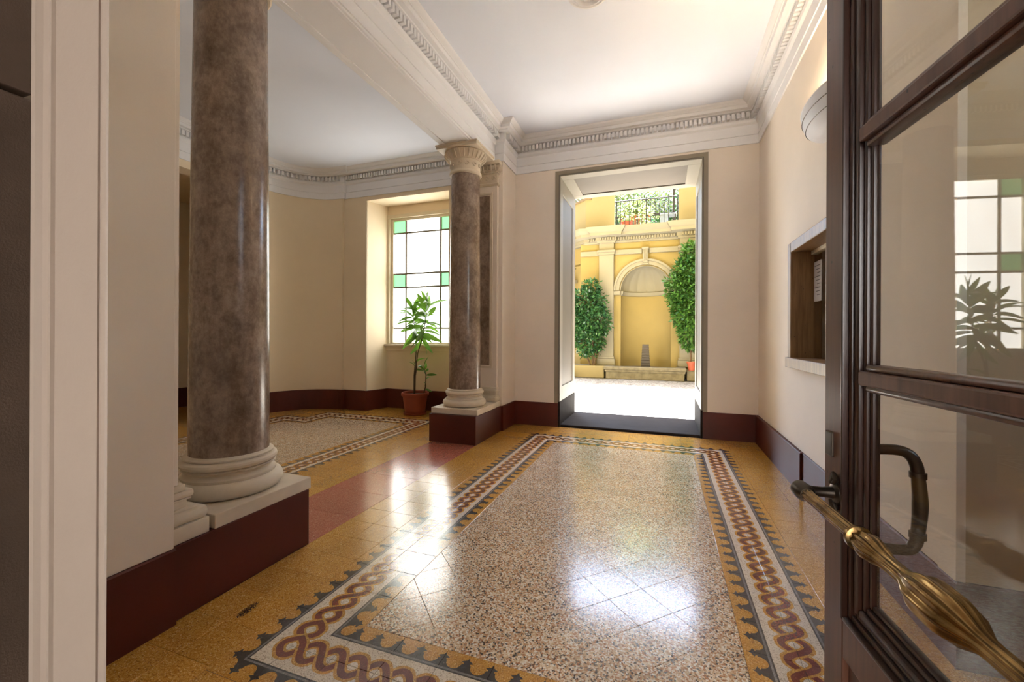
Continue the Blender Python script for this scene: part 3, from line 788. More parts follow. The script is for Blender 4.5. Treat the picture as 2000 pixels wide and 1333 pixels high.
# ================================================================== SCONCE
sy, sz = 3.3, 2.80
t = thing('wall_sconce', (XR, sy, sz), 'white half-bowl uplighter on the right wall above the hatch', 'wall lamp')
def bowl(a, b, c):
    v = []; n, m = 24, 10
    for i in range(m+1):
        ph = PI/2*i/m
        for k in range(n+1):
            th = PI*k/n
            v.append((-b*math.sin(th)*math.cos(ph)**.8, a*math.cos(th)*math.cos(ph)**.8, -c*math.sin(ph)))
    return v, [(i*(n+1)+k, i*(n+1)+k+1, (i+1)*(n+1)+k+1, (i+1)*(n+1)+k) for i in range(m) for k in range(n)]
g = G(); v, f = bowl(.38, .165, .22); g.add(v, f)
v2, f2 = bowl(.365, .153, .205); g.add([(x, y, z+.001) for x, y, z in v2], f2)
o = place('bowl', g.mesh('bowl', M['white'], 40), t)
g = G().tube([(-.157*math.sin(PI*k/20)-.004, .375*math.cos(PI*k/20), 0) for k in range(21)], .008, 6); place('rim', g.mesh('rim', M['white'], 60), t)
g = G()
for a in (.3, .62): g.tube([(-.165*math.sin(PI*k/20)*math.cos(a)**.8-.002, .38*math.cos(PI*k/20)*math.cos(a)**.8, -.22*math.sin(a)) for k in range(21)], .0025, 4)
place('bead_line', g.mesh('bead_line', M['bronze'], 60), t)
bm_ = NT('warm_bulb'); bm_.set((1, .8, .5, 1), .4); bm_.p.inputs['Emission Color'].default_value = (1, .78, .5, 1); bm_.p.inputs['Emission Strength'].default_value = 40
place('bulb', G().tube([(-.07, -.09, -.05), (-.07, .09, -.05)], .018, 10).mesh('bulb', bm_.m, 60), t)

# ================================================================== ENTRANCE CASING (door frame the camera stands in)
def casing(name, xs, sgn, label):
    """cove, flat band and round nosing facing the street; profile in (x from the reveal, y)"""
    pr = [(0, .27), (0, .2515), (.004, .249), (.008, .2505), (.012, .255), (.02, .258), (.029, .2555), (.0335, .2515), (.036, .2495), (.04, .2495), (.0415, .2525), (.044, .2525), (.0445, .2515), (.1165, .2515),
          (.1168, .2545), (.1185, .2545), (.119, .2525), (.1215, .2508), (.1265, .2498), (.131, .2508), (.1325, .252), (.1195, .2585), (.0955, .27)]
    poly = [(xs+sgn*a, b) for a, b in pr]
    struct(name, G().prism(poly, 0, 2.95), M['casing'], label, smooth=25)
casing('trim_casing_left', -.64, 1, 'cream moulded wooden door casing at the left edge')
casing('trim_casing_right', .60, -1, 'cream moulded wooden door casing on the hinge side')
struct('trim_casing_head', G().box(-.64, .60, .252, .27, 2.83, 2.95, .004), M['casing'], 'cream door casing head')
ws = thing('wall_portal', (-.64, -.4, 0), 'brown stone slabs lining the left of the portal', kind='structure')
for k, (a, b) in enumerate(((0, .55), (.556, 1.5), (1.506, 2.4), (2.406, 2.95))): G().box(-.66, -.638, -.9, .2518, a, b, .002).obj('stone_slab', M['darkstone'], ws)
ws = thing('wall_portal_right', (.62, -.4, 0), 'brown stone slabs lining the right of the portal', kind='structure')
for k, (a, b) in enumerate(((0, .55), (.556, 1.5), (1.506, 2.4), (2.406, 2.95))): G().box(.598, .62, -.9, .2518, a, b, .002).obj('stone_slab', M['darkstone'], ws)

# ================================================================== OPEN GLAZED DOOR LEAF (local: x along the leaf to the hinge, y towards the camera side, z up)
al = math.radians(5.4)
leaf = thing('glazed_door', (.363, 1.194, 0), 'dark wooden glazed front door standing open on the right', 'door', rz=math.atan2(-math.cos(al), math.sin(al)))
# local +x = towards hinge; local +y = left of that direction = +X side of the hall, so the camera side is -y
LW, LT, LH = .945, .046, 2.8
def P(name, g, mat, parent=leaf, smooth=0, **kw): return place(name, g.mesh(name, mat, smooth), parent, **kw)
P('stile', G().box(0, .085, 0, LT, .012, LH, .003), M['wood'], label='worm-eaten dark stile of the door')
P('stile', G().box(LW-.085, LW, 0, LT, .012, LH, .003), M['wood'])
def bead_run(x0, x1, z0, z1, parent=leaf):
    """moulded surround: stepped profile round the glazed opening"""
    for (e0, e1, yf, yb) in ((0, .009, -.006, .05), (.009, .024, .004, .044), (.024, .036, .008, .04), (.036, .052, .004, .042), (.052, .066, .011, .036), (.066, .078, .016, .031)):
        g = G(); b = min(.005, (e1-e0)*.4)
        g.box(x0+e0, x0+e1, yf, yb, z0+e0, z1-e0, b); g.box(x1-e1, x1-e0, yf, yb, z0+e0, z1-e0, b)
        g.box(x0+e1, x1-e1, yf, yb, z0+e0, z0+e1, b); g.box(x0+e1, x1-e1, yf, yb, z1-e1, z1-e0, b)
        P('moulding', g, M['wood_shaded'], parent, 40)
bead_run(.085, LW-.085, .636, LH-.1)
P('rail', G().box(.085, LW-.085, 0, LT, LH-.1, LH, .003), M['wood'])
P('rail', G().box(.085, LW-.085, 0, LT, .012, .2, .003), M['wood'])
P('rail', G().box(.085, LW-.085, 0, LT, .55, .637, .003), M['wood'])
P('lower_panel', G().box(.085, LW-.085, .012, LT-.012, .2, .55, .002), M['wood'])
ix0, ix1 = .085+.07, LW-.085-.07
for zc in (1.166, 1.66, 2.15):
    m_ = P('glazing_rail', G().box(.15, LW-.15, -.004, .044, zc-.0145, zc+.0145, .004), M['wood'])
    g = G()
    for s_ in (-1, 1): g.box(.155, LW-.155, .006, .04, zc+s_*.0145-(.013 if s_ < 0 else 0), zc+s_*.0145+(.013 if s_ > 0 else 0), .005)
    P('bead', g, M['wood'], m_, 40)
zz = [.636+.07, 1.166, 1.66, 2.15, LH-.17]
for a, b in zip(zz, zz[1:]): P('glass_pane', G().box(ix0, ix1, .0215, .0255, a, b), M['glass'])
P('lock_plate', G().box(.012, .044, -.004, .004, .975, 1.03, .002), M['bronze'])
P('latch_plate', G().box(-.003, .003, .008, .038, .8, 1.05, .001), M['bronze'])
# push bar
bar = P('push_bar', G().tube([(.07+.83*k/60*.97, -.07, .9) for k in range(61)],
        [max(.0115, .0115+.016*math.exp(-((k/60*.805+.07-.492)/.052)**4)) + (.009*math.exp(-((k/60*.805+.07-(.303+.03))/.03)**2)) + (.009*math.exp(-((k/60*.805+.07-(.707-.03))/.03)**2)) for k in range(61)], 72, .1, 9), M['brass'], smooth=60)
for x in (.297, .713):
    g = G().tube([(x-.007, -.07, .9), (x-.004, -.07, .9), (x+.004, -.07, .9), (x+.007, -.07, .9)], [.015, .0215, .0215, .015], 24); P('collar', g, M['brass'], bar, 40)
for x in (.062, LW-.062):
    br = P('bracket', G().tube([(x, .0, .9), (x, -.03, .9), (x, -.05, .9), (x, -.07, .9)], [.014, .011, .012, .016], 16), M['bronze'], smooth=40)
    P('end_cap', G().tube([(x-.016, -.07, .9), (x-.012, -.07, .9), (x+.016, -.07, .9), (x+.03, -.07, .9)], [.011, .019, .02, .014], 20), M['bronze'], br, 40)
    g = G().tube([(x, .002, .9), (x, -.006, .9), (x, -.01, .9)], [.026, .024, .014], 20)
    for zz_ in (-1, 1): g.tube([(x-.012, -.006, .9+zz_*.02), (x, -.008, .9+zz_*.042), (x+.012, -.008, .9+zz_*.032), (x+.004, -.01, .9+zz_*.022)], [.007, .006, .006, .004], 8)
    P('rosette', g, M['bronze'], br, 50)
# pull handle on the far side
g = G(); pts = []
for k in range(9):
    a = PI/2*k/8; pts.append((.095, LT+.085-.03*(1-math.sin(a)), 0, a))
path = [(.095, LT, 1.01), (.095, LT+.045, 1.012), (.095, LT+.068, 1.004), (.095, LT+.08, .985), (.095, LT+.084, .96), (.095, LT+.088, .9), (.095, LT+.084, .84), (.095, LT+.078, .815), (.095, LT+.062, .803), (.095, LT, .803)]
def smooth_path(p, r, k=5):
    q, rr = [], []
    for i in range(len(p)-1):
        p0, p1, p2, p3 = (Vector(p[max(i-1, 0)]), Vector(p[i]), Vector(p[i+1]), Vector(p[min(i+2, len(p)-1)]))
        for j in range(k):
            t_ = j/k; q.append(.5*((2*p1)+(p2-p0)*t_+(2*p0-5*p1+4*p2-p3)*t_*t_+(3*p1-p0-3*p2+p3)*t_**3)); rr.append(r[i]+(r[i+1]-r[i])*t_)
    return q+[Vector(p[-1])], rr+[r[-1]]
hd_ = P('pull_handle', G().tube(*smooth_path(path, [.011, .011, .011, .0115, .0115, .0135, .0115, .0115, .011, .011]), 14), M['bronze'], smooth=50)
for z in (.962, .836): P('ring', G().tube([(.095, LT+.084, z-.006), (.095, LT+.084, z+.006)], .0145, 16), M['bronze'], hd_, 40)
for z in (1.01, .803): P('rose', G().tube([(.095, LT-.001, z), (.095, LT+.006, z)], .02, 16), M['bronze'], hd_, 40)
for z in (.35, 1.4, 2.45): P('hinge', G().tube([(LW+.004, .0, z-.05), (LW+.004, .0, z+.05)], .009, 10), M['bronze'], smooth=40)

# ================================================================== POTTED PLANT
ppx, ppy = -3.68, 5.74
pl = thing('potted_plant', (ppx, ppy, 0), 'leafy potted plant in a terracotta pot in the window niche', 'plant')
g = G().lathe([(.15, .02), (.165, .1), (.185, .24), (.19, .29), (.21, .29), (.216, .3), (.214, .335), (.205, .345), (.192, .34), (.188, .3), (.02, .3)], ppx, ppy, 40)
pot = g.obj('pot', M['terracotta'], pl, 35)
G().lathe([(.15, 0), (.176, .004), (.182, .03), (.176, .034), (.168, .02), (.02, .018)], ppx, ppy, 40).obj('saucer', M['terracotta'], pot, 35)
G().lathe([(.19, .298), (.186, .305), (.01, .318)], ppx, ppy, 24).obj('soil', M['soil'], pot)
stems = {'a': [(-.02, 0, .3), (-.02, 0, .6), (.0, .02, .95), (.0, .02, 1.2), (-.03, 0, 1.45), (-.05, -.02, 1.68)],
         'b': [(-.015, .01, .3), (.0, 0, .6), (.06, -.03, .95), (.14, -.03, 1.2), (.2, -.03, 1.45), (.23, -.03, 1.74)],
         'c': [(.14, .02, .3), (.19, .0, .45), (.2, -.01, .62), (.17, -.02, .76)],
         'd': [(-.01, 0, .55), (.06, -.05, .75)]}
for k, pts in stems.items():
    G().tube([(ppx+a, ppy+b, c) for a, b, c in pts], [.011-.006*i/len(pts) for i in range(len(pts))], 8).obj('stem', M['bark'], pl, 50)
def leaf_mesh(L, Wd, droop, fold=.35):
    g = G(); n = 8; v = []
    for i in range(n+1):
        q = i/n; wd = Wd*math.sin(PI*min(1, q*.93+.04))**.8*(1-.25*q); x = L*q*(1-.25*droop*q); z = L*(.12*q-droop*q*q)
        for s_ in (-1, 0, 1): v.append((x, s_*wd, z+abs(s_)*wd*fold))
    f = [(i*3+k, (i+1)*3+k, (i+1)*3+k+1, i*3+k+1) for i in range(n) for k in range(2)]
    g.add(v, f); return g.mesh('leaf', M['leaf'], 80)
LM = [leaf_mesh(.27, .036, .25), leaf_mesh(.31, .038, .45), leaf_mesh(.25, .034, .1), leaf_mesh(.27, .036, .7)]
random.seed(11)
def leaves(stem, z0, z1, n, tilt0, tilt1, sc=1.0):
    pts = stems[stem]
    for k in range(n):
        q = k/max(1, n-1); z = z0+(z1-z0)*q
        for a, b in zip(pts, pts[1:]):
            if a[2] <= z <= b[2]: break
        r = (z-a[2])/(b[2]-a[2]); x = a[0]+(b[0]-a[0])*r; y = a[1]+(b[1]-a[1])*r
        az = k*2.4+random.uniform(-.4, .4); tl = tilt0+(tilt1-tilt0)*q+random.uniform(-.45, .45)
        s_ = sc*random.uniform(.95, 1.35)
        o = place('leaf', LM[k % 4] if tl < .9 else LM[2], pl, (x, y, z), (random.choice((-1, 1))*random.uniform(.3, 1.25), -tl, az)); o.scale = (s_, s_, s_)
leaves('a', 1.3, 1.68, 30, -.5, 1.1); leaves('b', 1.18, 1.72, 34, -.9, 1.2); leaves('c', .62, .76, 9, .1, 1.2, .5); leaves('c', .4, .55, 4, .1, .6, .45); leaves('a', .7, .8, 4, .3, .7, .5)

# ================================================================== COURTYARD
random.seed(3)
YW = 13.2
struct('ground_courtyard', G().box(-9, 6, YO+.02, 14.2, -.12, -.005), M['cobble'], 'sunlit cobbled courtyard ground')
# own facade above the door and an unseen slab added to shade the threshold
g = wall_y(G(), -9, 6, YO, YO+.02, [(DX0, DX1, 0, DZ), (-4.6, -3.0, .9, 3.5)], 14.0)
struct('wall_courtyard_near', g, M['facade'], 'courtyard side of the hall facade')
g = G().box(-9, 6, 5.9, YO, ZC+.25, 11); struct('wall_upper_storey', g, M['facade'], 'upper storeys of the building over the hall')
struct('roof', G().box(-9, 6, -.35, 5.9, ZC+.25, ZC+.6), M['coping'], 'floor slab above the hall')
struct('trim_sun_block', G().box(-2.2, 1.3, YO, YO+1.85, 4.12, 4.3, .02), M['facade_trim'], 'unseen slab added over the courtyard doorway to block the sun')
struct('wall_courtyard_right', G().box(4.2, 4.5, YO, 14.2, 0, 13.0), M['facade'], 'right side wall of the courtyard')
struct('wall_courtyard_left', G().box(-7.5, -7.2, YO, 15.2, 0, 13.0), M['facade'], 'left side wall of the courtyard')

# back wall with the shell niche
NC, NR, NS = -.5, .715, 2.62                         # niche centre x, radius, springing height
wb = thing('wall_courtyard_back', (NC, YW, 0), 'yellow courtyard back wall with the shell niche', kind='structure')
g = G()
n = 24
# wall face with an arched hole
def arch_pts(r): return [(NC+r*math.cos(PI-PI*k/n), NS+r*math.sin(PI-PI*k/n)) for k in range(n+1)]
A = arch_pts(NR); ZT = 4.1
v = [(x, YW, z) for x, z in A]+[(x, YW, ZT) for x, z in A]; g.add(v, [(k, k+1, n+2+k, n+1+k) for k in range(n)])
for a, b in ((-2.45, NC-NR), (NC+NR, 4.2)): g.add([(a, YW, 0), (b, YW, 0), (b, YW, ZT), (a, YW, ZT)], [(0, 1, 2, 3)])
g.add([(-2.45, YW, 0), (-2.45, YW+1, 0), (-2.45, YW+1, ZT), (-2.45, YW, ZT)], [(0, 1, 2, 3)])
g.obj('wall_face', M['facade'], wb)
g = G(); m = 20
pts = [(NC+NR*math.cos(PI+PI*k/m), YW-NR*.9*math.sin(PI+PI*k/m)) for k in range(m+1)]
g.add([(x, y, .3) for x, y in pts]+[(x, y, NS) for x, y in pts], [(k, k+1, m+2+k, m+1+k) for k in range(m)])
g.obj('niche_wall', M['facade'], wb, 50)
# fluted shell half dome
g = G(); rows = 14; cols = 72; v = []
for i in range(rows+1):
    el = PI/2*i/rows
    for k in range(cols+1):
        az = PI*k/cols; rr = NR*(1-.035*abs(math.sin(az*9))*math.cos(el)**.5)
        v.append((NC+rr*math.cos(el)*math.cos(az), YW+rr*.9*math.cos(el)*math.sin(az), NS+rr*math.sin(el)))
# shell ribs meet at the top front: parametrise by fans from the keystone
v = []
for i in range(rows+1):
    q = i/rows
    for k in range(cols+1):
        th = PI*k/cols                                 # along the springing line, left to right
        bx, by = -NR*math.cos(th), NR*.9*math.sin(th)
        a = q*PI/2
        x = bx*math.cos(a)**.9; y = by*math.cos(a)**.9+.02*q; z = NR*math.sin(a)
        rib = .03*abs(math.sin(th*8))*math.cos(a)**.6
        v.append((NC+x*(1-rib*.4), YW+y*(1-rib*1.6), NS+z))
g.add(v, [(i*(cols+1)+k, i*(cols+1)+k+1, (i+1)*(cols+1)+k+1, (i+1)*(cols+1)+k) for i in range(rows) for k in range(cols)])
g.obj('shell', M['facade_trim'], wb, 30)
# archivolt, impost, keystone
def arch_band(r0, r1, y0, y1):
    B, C = arch_pts(r0), arch_pts(r1); g = G(); q = n+1
    g.add([(x, y0, z) for x, z in B]+[(x, y0, z) for x, z in C]+[(x, y1, z) for x, z in C]+[(x, y1, z) for x, z in B],
          [(a*q+k, a*q+k+1, ((a+1) % 4)*q+k+1, ((a+1) % 4)*q+k) for a in range(4) for k in range(n)]); return g
g = arch_band(.76, .9, YW-.07, YW+.01); g.merge(arch_band(.87, .93, YW-.1, YW+.01)); g.merge(arch_band(.715, .735, YW-.02, YW+.05)); g.obj('archivolt', M['facade_trim'], wb, 40)
g = G()
g.box(NC-.94, NC-NR, YW-.1, YW+.02, NS-.13, NS-.01, .015); g.box(NC+NR, NC+.94, YW-.1, YW+.02, NS-.13, NS-.01, .015)
pr = [(NC+(NR-.0)*math.cos(PI+PI*k/m), YW-(NR*.9)*math.sin(PI+PI*k/m)) for k in range(m+1)]
g.sweep(pr, [(-.0, NS-.14), (.05, NS-.12), (.07, NS-.02), (0, NS-.01)]); g.sweep(pr, [(-.0, NS-.14), (-.05, NS-.12), (-.07, NS-.02), (0, NS-.01)])
g.obj('impost', M['facade_trim'], wb, 30)
g = G().add([(NC-.09, YW-.17, 3.86), (NC+.09, YW-.17, 3.86), (NC+.06, YW-.14, 3.42), (NC-.06, YW-.14, 3.42), (NC-.09, YW, 3.86), (NC+.09, YW, 3.86), (NC+.06, YW, 3.42), (NC-.06, YW, 3.42)],
            [(0, 3, 2, 1), (0, 1, 5, 4), (3, 7, 6, 2), (0, 4, 7, 3), (1, 2, 6, 5)])
for k in (-1, 0, 1): g.tube([(NC+k*.05, YW-.172, 3.8), (NC+k*.035, YW-.15, 3.48)], .014, 6)
g.box(NC-.1, NC+.1, YW-.19, YW, 3.83, 3.88, .01); g.tube([(NC-.07, YW-.1, 3.4), (NC+.07, YW-.1, 3.4)], .035, 10)
g.obj('keystone', M['facade_trim'], wb, 40)
# pilasters, string course, entablature
for x0, x1, nm in ((-1.86, -1.42, 0), (.45, .92, 1)):
    g = G().box(x0, x1, YW-.14, YW+.02, .55, 3.72, .01); g.box(x0-.05, x1+.05, YW-.19, YW+.02, .36, .55, .015); g.box(x0-.03, x1+.03, YW-.17, YW+.02, .55, .62, .02)
    g.box(x0-.05, x1+.05, YW-.2, YW+.02, 3.79, 3.87, .02); g.box(x0-.025, x1+.025, YW-.17, YW+.02, 3.72, 3.8, .015); g.box(x0, x1, YW-.12, YW+.02, 3.86, 4.1, .005)
    g.obj('pilaster', M['facade_trim'], wb)
g = G()
for a, b in ((-1.42, NC-.1), (NC+.1, .45), (-2.45, -1.86), (.92, 4.2)): g.box(a, b, YW-.07, YW+.02, 3.72, 3.87, .015)
g.obj('string_course', M['facade_trim'], wb)
def yard_cornice(path):
    return G().sweep(path, [(-.05, 4.08), (.05, 4.08), (.06, 4.13), (.09, 4.14), (.09, 4.24), (.16, 4.26), (.24, 4.28), (.25, 4.36), (.3, 4.4), (.34, 4.48), (.36, 4.52), (-.05, 4.52)])
g = yard_cornice([(4.2, YW), (.92, YW), (.92, YW-.12), (.45, YW-.12), (.45, YW), (-1.42, YW), (-1.42, YW-.12), (-1.86, YW-.12), (-1.86, YW), (-2.3, YW), (-4.2, YW+2.0)])
g.obj('cornice', M['facade_trim'], wb, 30)
g = G(); x = -2.2
while x < 1.2:
    d = .12 if (-1.86 < x < -1.42 or .45 < x < .92) else 0
    g.box(x, x+.045, YW-.135-d, YW-.05, 4.15, 4.235); x += .075
g.obj('dentil_row', M['facade_trim'], wb, kind='stuff')
G().box(-4.5, 4.2, YW-.05, YW+6, 4.3, 4.5).obj('terrace_slab', M['travertine'], wb)
# chamfered wing on the left
g = G().add([(-2.3, YW+.1, 0), (-4.6, YW+2.4, 0), (-4.6, YW+2.4, 4.2), (-2.3, YW+.1, 4.2)], [(0, 1, 2, 3)])
g.prism([(-2.3, YW+.1), (-4.6, YW+2.4), (-4.6, YW+2.6), (-2.3, YW+.3)], 3.5, 3.56)
wl = struct('wall_wing', g, M['facade'], 'chamfered yellow wing left of the shell niche')
rot = Matrix.Translation((-2.62, YW+.35, 0)) @ Matrix.Rotation(math.radians(135), 4, 'Z')
c = G().box(.0, 1.4, .0, .28, 2.95, 3.05, .01).xf(rot); c.obj('canopy', M['facade_trim'], wl)
c = G()
for x in (.05, .5): c.tube([(x, .02, 3.42), (x, .15, 3.40), (x, .3, 3.36)], .012, 6); 
c.tube([(0, .28, 3.36), (1.3, .28, 3.36)], .012, 6); c.tube([(0, .28, 3.07), (1.3, .28, 3.07)], .012, 6)
for k in range(6): c.tube([(.05+.2*k, .28, 3.08), (.2+.2*k, .28, 3.35)], .01, 6)
c.xf(rot).obj('scroll_bracket', M['iron'], wl)
c = G().box(.12, .38, .01, .05, 2.3, 2.75, .005).xf(rot); c.obj('shutter', M['shutter'], wl)

# basin in front of the niche
ba = thing('fountain_basin', (-.5, 12.6, 0), 'low weathered stone basin below the shell niche', 'basin')
g = G().box(-1.57, .56, 12.47, 12.62, 0, .22, .01); g.box(-1.57, -1.4, 12.6, 13.1, 0, .22); g.box(.4, .56, 12.6, 13.1, 0, .22)
g.obj('basin_wall', M['travertine'], ba)
g = G().box(-1.62, .61, 12.42, 12.68, .26, .36, .02); g.box(-1.6, .59, 12.445, 12.65, .2, .27, .012); g.box(-1.62, -1.36, 12.66, 13.1, .24, .36, .02); g.box(.35, .61, 12.66, 13.1, .24, .36, .02)
g.obj('rim', M['travertine'], ba)
G().box(-1.4, .4, 12.64, 13.9, .1, .3).obj('basin_floor', M['coping'], ba)
st = thing('stone_stele', (-.48, 12.95, .3), 'small tapered grey slatted block standing in the basin', 'block')
for k in range(9):
    w_ = .13-.005*k; G().box(-.48-w_, -.48+w_, 12.86+.004*k, 13.02-.004*k, .3+.078*k, .372+.078*k, .008).obj('slat', M['slate'], st)
# planters and shrubs
struct('planter_left', G().box(-4.2, -1.62, 12.5, 13.15, 0, .36, .03), M['facade_pale'], 'low painted planter wall left of the basin')
struct('planter_right', G().box(.62, 2.4, 12.55, 13.15, 0, .3, .03), M['travertine'], 'low planter wall right of the basin')
struct('trim_step', G().box(-3.6, -2.52, 12.1, 12.5, 0, .18, .02), M['travertine'], 'stone step beside the left planter')
def foliage(blobs, n, L, wd, inner=.35):
    g = G()
    for k in range(n):
        cx_, cy_, cz_, rx, ry, rz_ = random.choices(blobs, weights=[b[3]*b[5] for b in blobs])[0]
        while True:
            d = Vector((random.gauss(0, 1), random.gauss(0, 1), random.gauss(0, 1)))
            if d.length > .1: break
        d.normalize(); r = random.uniform(inner, 1)**.5*random.uniform(.9, 1.08)
        p = Vector((cx_+d.x*rx*r, cy_+d.y*ry*r, cz_+d.z*rz_*r))
        ax = (d+Vector((random.gauss(0, .6), random.gauss(0, .6), random.gauss(-.3, .5)))).normalized()
        s_ = ax.cross(Vector((random.gauss(0, .5), random.gauss(0, .5), 1))).normalized(); l_ = L*random.uniform(.7, 1.2); w2 = wd*random.uniform(.8, 1.2); up = ax.cross(s_)*.15*l_
        g.add([p, p+ax*l_*.45+s_*w2+up*.3, p+ax*l_, p+ax*l_*.45-s_*w2+up*.3], [(0, 1, 2), (0, 2, 3)])
    return g
def leafy(name, blobs, n, L, wd, mat, trunk, label, cat, parent_loc, r=.03):
    t = thing(name, parent_loc, label, cat)
    foliage(blobs, n, L, wd).obj('foliage', mat, t, kind='stuff')
    for pts in trunk: G().tube(pts, [r*(1-.5*i/len(pts)) for i in range(len(pts))], 8).obj('trunk', M['bark'], t, 50)
    return t
bl = [(-2.1, 12.75, 1.15, .5, .4, .55), (-2.0, 12.72, 1.7, .58, .42, .55), (-2.15, 12.75, 2.25, .55, .4, .45), (-2.05, 12.75, 2.65, .3, .25, .32), (-2.6, 12.8, 1.7, .5, .38, .75)]
leafy('camellia_shrub', bl, 6500, .11, .032, M['leaf_dark'], [[(-2.0, 12.8, .3), (-2.0, 12.8, .8), (-2.02, 12.8, 1.6)], [(-2.05, 12.82, .3), (-2.3, 12.85, .9), (-2.4, 12.85, 1.6)], [(-1.97, 12.78, .3), (-1.85, 12.75, 1.0)]], 'dark glossy green shrub left of the basin', 'shrub', (-2.0, 12.8, .36))
bl = [(.74, 12.65, 1.35, .34, .32, .5), (.7, 12.65, 1.9, .5, .4, .55), (.62, 12.65, 2.45, .55, .42, .55), (.72, 12.7, 3.0, .5, .4, .5), (.8, 12.7, 3.5, .32, .3, .4), (.25, 12.55, 2.78, .22, .2, .12), (.3, 12.55, 2.35, .2, .2, .1)]
leafy('climbing_tree', bl, 7000, .13, .028, M['leaf_mid'], [[(.72, 12.75, .3), (.74, 12.75, .9), (.8, 12.75, 1.8), (.8, 12.75, 2.8)]], 'tall green leafy tree right of the basin', 'tree', (.72, 12.75, .3))
t = thing('terracotta_pot', (.74, 12.58, .3), 'small terracotta pot on the planter right of the basin', 'pot')
G().lathe([(.08, .3), (.11, .5), (.125, .5), (.125, .54), (.11, .54), (.1, .5), (.01, .49)], .74, 12.58, 24).obj('pot_body', M['terracotta'], t, 35)
# drain slab
t = thing('drain_cover', (-.5, 8.2, 0), 'pale square stone drain cover with slots in the courtyard', 'drain cover')
G().box(-1.02, .04, 7.68, 8.72, -.03, .004, .006).obj('slab', M['facade_trim'], t)
for i in range(6):
    for j in range(4):
        x = -.88+.155*i; y = 7.85+.22*j; G().box(x, x+.075, y, y+.07, .0035, .0052).obj('slot', M['coping'], t)

# terrace above: parapet walls, railing, pots and screens
tp = struct('wall_terrace_left', G().prism([(-1.42, YW+.0), (-2.3, YW+.0), (-3.2, YW+.9), (-3.2, YW+1.1), (-2.2, YW+.25), (-1.42, YW+.25)], 4.5, 5.5), M['facade_pale'], 'pale yellow terrace parapet on the left')
g = G().box(-2.1, -1.42, YW, YW+.25, 5.5, 5.62); g.obj('upper_step', M['facade_pale'], tp)
g = G().box(-2.12, -1.4, YW-.03, YW+.28, 5.62, 5.68, .01); g.prism([(-2.12, YW-.03), (-2.3, YW-.03), (-3.2, YW+.87), (-3.2, YW+1.13), (-2.12, YW+.28)], 5.5, 5.56); g.obj('coping', M['coping'], tp)
tp = struct('wall_terrace_right', G().box(.42, 1.3, YW, YW+.3, 4.5, 5.68), M['facade_pale'], 'pale yellow terrace pillar on the right')
G().box(.38, 1.34, YW-.04, YW+.34, 5.68, 5.74, .01).obj('coping', M['coping'], tp)
ra = thing('iron_railing', (-.5, YW+.05, 4.5), 'black iron railing along the terrace edge', 'railing')
G().tube([(-1.42, YW+.05, 5.36), (.42, YW+.05, 5.36)], .018, 8).obj('top_rail', M['iron'], ra, 40)
G().tube([(-1.42, YW+.05, 4.6), (.42, YW+.05, 4.6)], .012, 8).obj('bottom_rail', M['iron'], ra, 40)
for k in range(15):
    x = -1.36+.125*k; G().tube([(x, YW+.05, 4.5), (x, YW+.05, 5.36)], .018 if k % 7 == 0 else .009, 6).obj('baluster', M['iron'], ra, 40)
def pot_plant(x, y, h, r, label, n, mat):
    t = thing('terrace_pot', (x, y, 4.5), label, 'plant pot')
    G().lathe([(r*.75, 4.5), (r, 4.5+h*.9), (r*1.1, 4.5+h*.9), (r*1.1, 4.5+h), (r*.95, 4.5+h), (r*.9, 4.5+h*.8), (.01, 4.5+h*.8)], x, y, 20).obj('pot_body', M['terracotta'], t, 35)
    foliage([(x, y, 4.5+h+.3, .22, .2, .35)], n, .13, .03, .1).obj('foliage', mat, t, kind='stuff')
pot_plant(-1.1, YW+.4, .3, .17, 'terracotta pot with a pale plant at the terrace railing', 160, M['leaf_pale'])
pot_plant(-.55, YW+.5, .2, .12, 'smaller terracotta pot beside the large one on the terrace', 140, M['leaf_pale'])
sc = thing('lattice_screen', (-.2, YW+1.6, 4.5), 'diagonal lattice screen with climbing leaves on the terrace', 'screen')
g = G()
for k in range(-9, 22):
    x = -1.6+.14*k
    for s_ in (-1, 1):
        a = Vector((x, YW+1.6+.01*s_, 5.3)); b = Vector((x+s_*1.3, YW+1.6+.01*s_, 6.6)); g.tube([a, b], .011, 4)
g.obj('lattice', M['tarp'], sc, kind='stuff')
f = G().box(-1.75, .35, YW+1.57, YW+1.63, 5.26, 5.32); f.box(-1.75, -1.69, YW+1.57, YW+1.63, 4.5, 6.6); f.box(.29, .35, YW+1.57, YW+1.63, 4.5, 6.6); f.obj('screen_frame', M['iron'], sc)
foliage([(-1.2, YW+1.8, 5.9, .7, .2, .6), (-.2, YW+1.85, 5.8, .6, .2, .5), (-.9, YW+1.3, 5.5, .35, .2, .3)], 2200, .12, .03, .1).obj('foliage', M['leaf_pale'], sc, kind='stuff')
fe = thing('slatted_fence', (-.8, YW+1.2, 4.5), 'red brown slatted fence on the terrace', 'fence')
for k in range(9): G().box(-1.35+.11*k, -1.28+.11*k, YW+1.18, YW+1.22, 4.5, 5.25).obj('slat', M['shutter'], fe)
t = thing('garden_table', (.1, YW+.9, 4.5), 'pale blue covered table on the terrace', 'table')
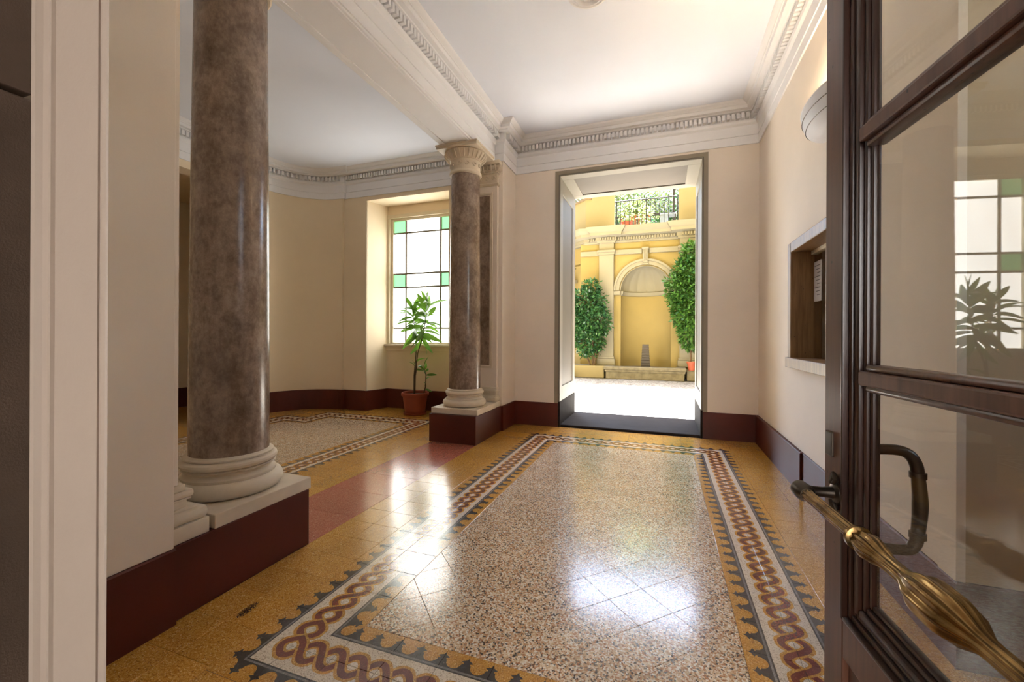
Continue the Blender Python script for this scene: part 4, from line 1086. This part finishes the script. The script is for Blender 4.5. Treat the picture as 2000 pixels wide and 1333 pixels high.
G().box(-.12, .38, YW+.7, YW+1.1, 5.02, 5.06, .008).obj('table_top', M['tarp'], t)
g = G().prism([(-.1, YW+.72), (.1, YW+.71), (.12, YW+.74), (.14, YW+1.08), (-.1, YW+1.08)], 4.55, 5.02); g.obj('cloth', M['tarp'], t)
for x, y in ((.34, YW+.74), (.34, YW+1.06)): G().box(x-.02, x+.02, y-.02, y+.02, 4.5, 5.02).obj('leg', M['iron'], t)
leafy('terrace_hedge', [(-.6, YW+3, 5.6, 1.6, .4, 1.0), (.4, YW+3, 5.3, .8, .4, .8), (-2.4, YW+3.5, 5.8, 1.0, .4, .9)], 4200, .16, .045, M['leaf_dark'], [[(-.6, YW+3, 4.5), (-.6, YW+3, 5.4)]], 'dark green hedge at the back of the terrace', 'hedge', (-.6, YW+3, 4.5))
struct('wall_far_house', G().box(-6, 5, 22, 22.4, 0, 11.5), M['olive'], 'olive yellow house far beyond the terrace')

# ================================================================== VESTIBULE ADDED TO LIMIT STREET LIGHT, STREET BEHIND THE CAMERA
g = wall_y(G(), -2.2, 2.2, -3.3, -3.0, [(-.75, .75, 0, 2.7)], 3.4); g.box(-2.4, -2.2, -3.3, -.35, 0, 3.4); g.box(2.2, 2.4, -3.3, -.35, 0, 3.4); g.box(-2.4, 2.4, -3.3, -.35, 3.4, 3.6)
struct('wall_added_vestibule', g, M['darkstone'], 'unseen stone vestibule added to cut the street light at the front door')
struct('floor_added_vestibule', G().box(-2.4, 2.4, -3.3, -.1, -.06, -.002), M['threshold'], 'dark stone floor of the added vestibule')
struct('ground_street', G().box(-14, 14, -10, -3.3, -.2, -.06), M['cobble'], 'street paving in front of the entrance')
struct('wall_street', G().box(-14, 14, -10.4, -10, -.2, 6.0), M['street'], 'pale building across the street')
struct('ground_side', G().box(2.35, 9, -3.3, 5.9, -.2, -.06), M['cobble'], 'paved side yard outside the added recess window')
struct('wall_side', G().box(9, 9.3, -3.3, 5.9, -.2, 4.0), M['street'], 'plain wall across the side yard')
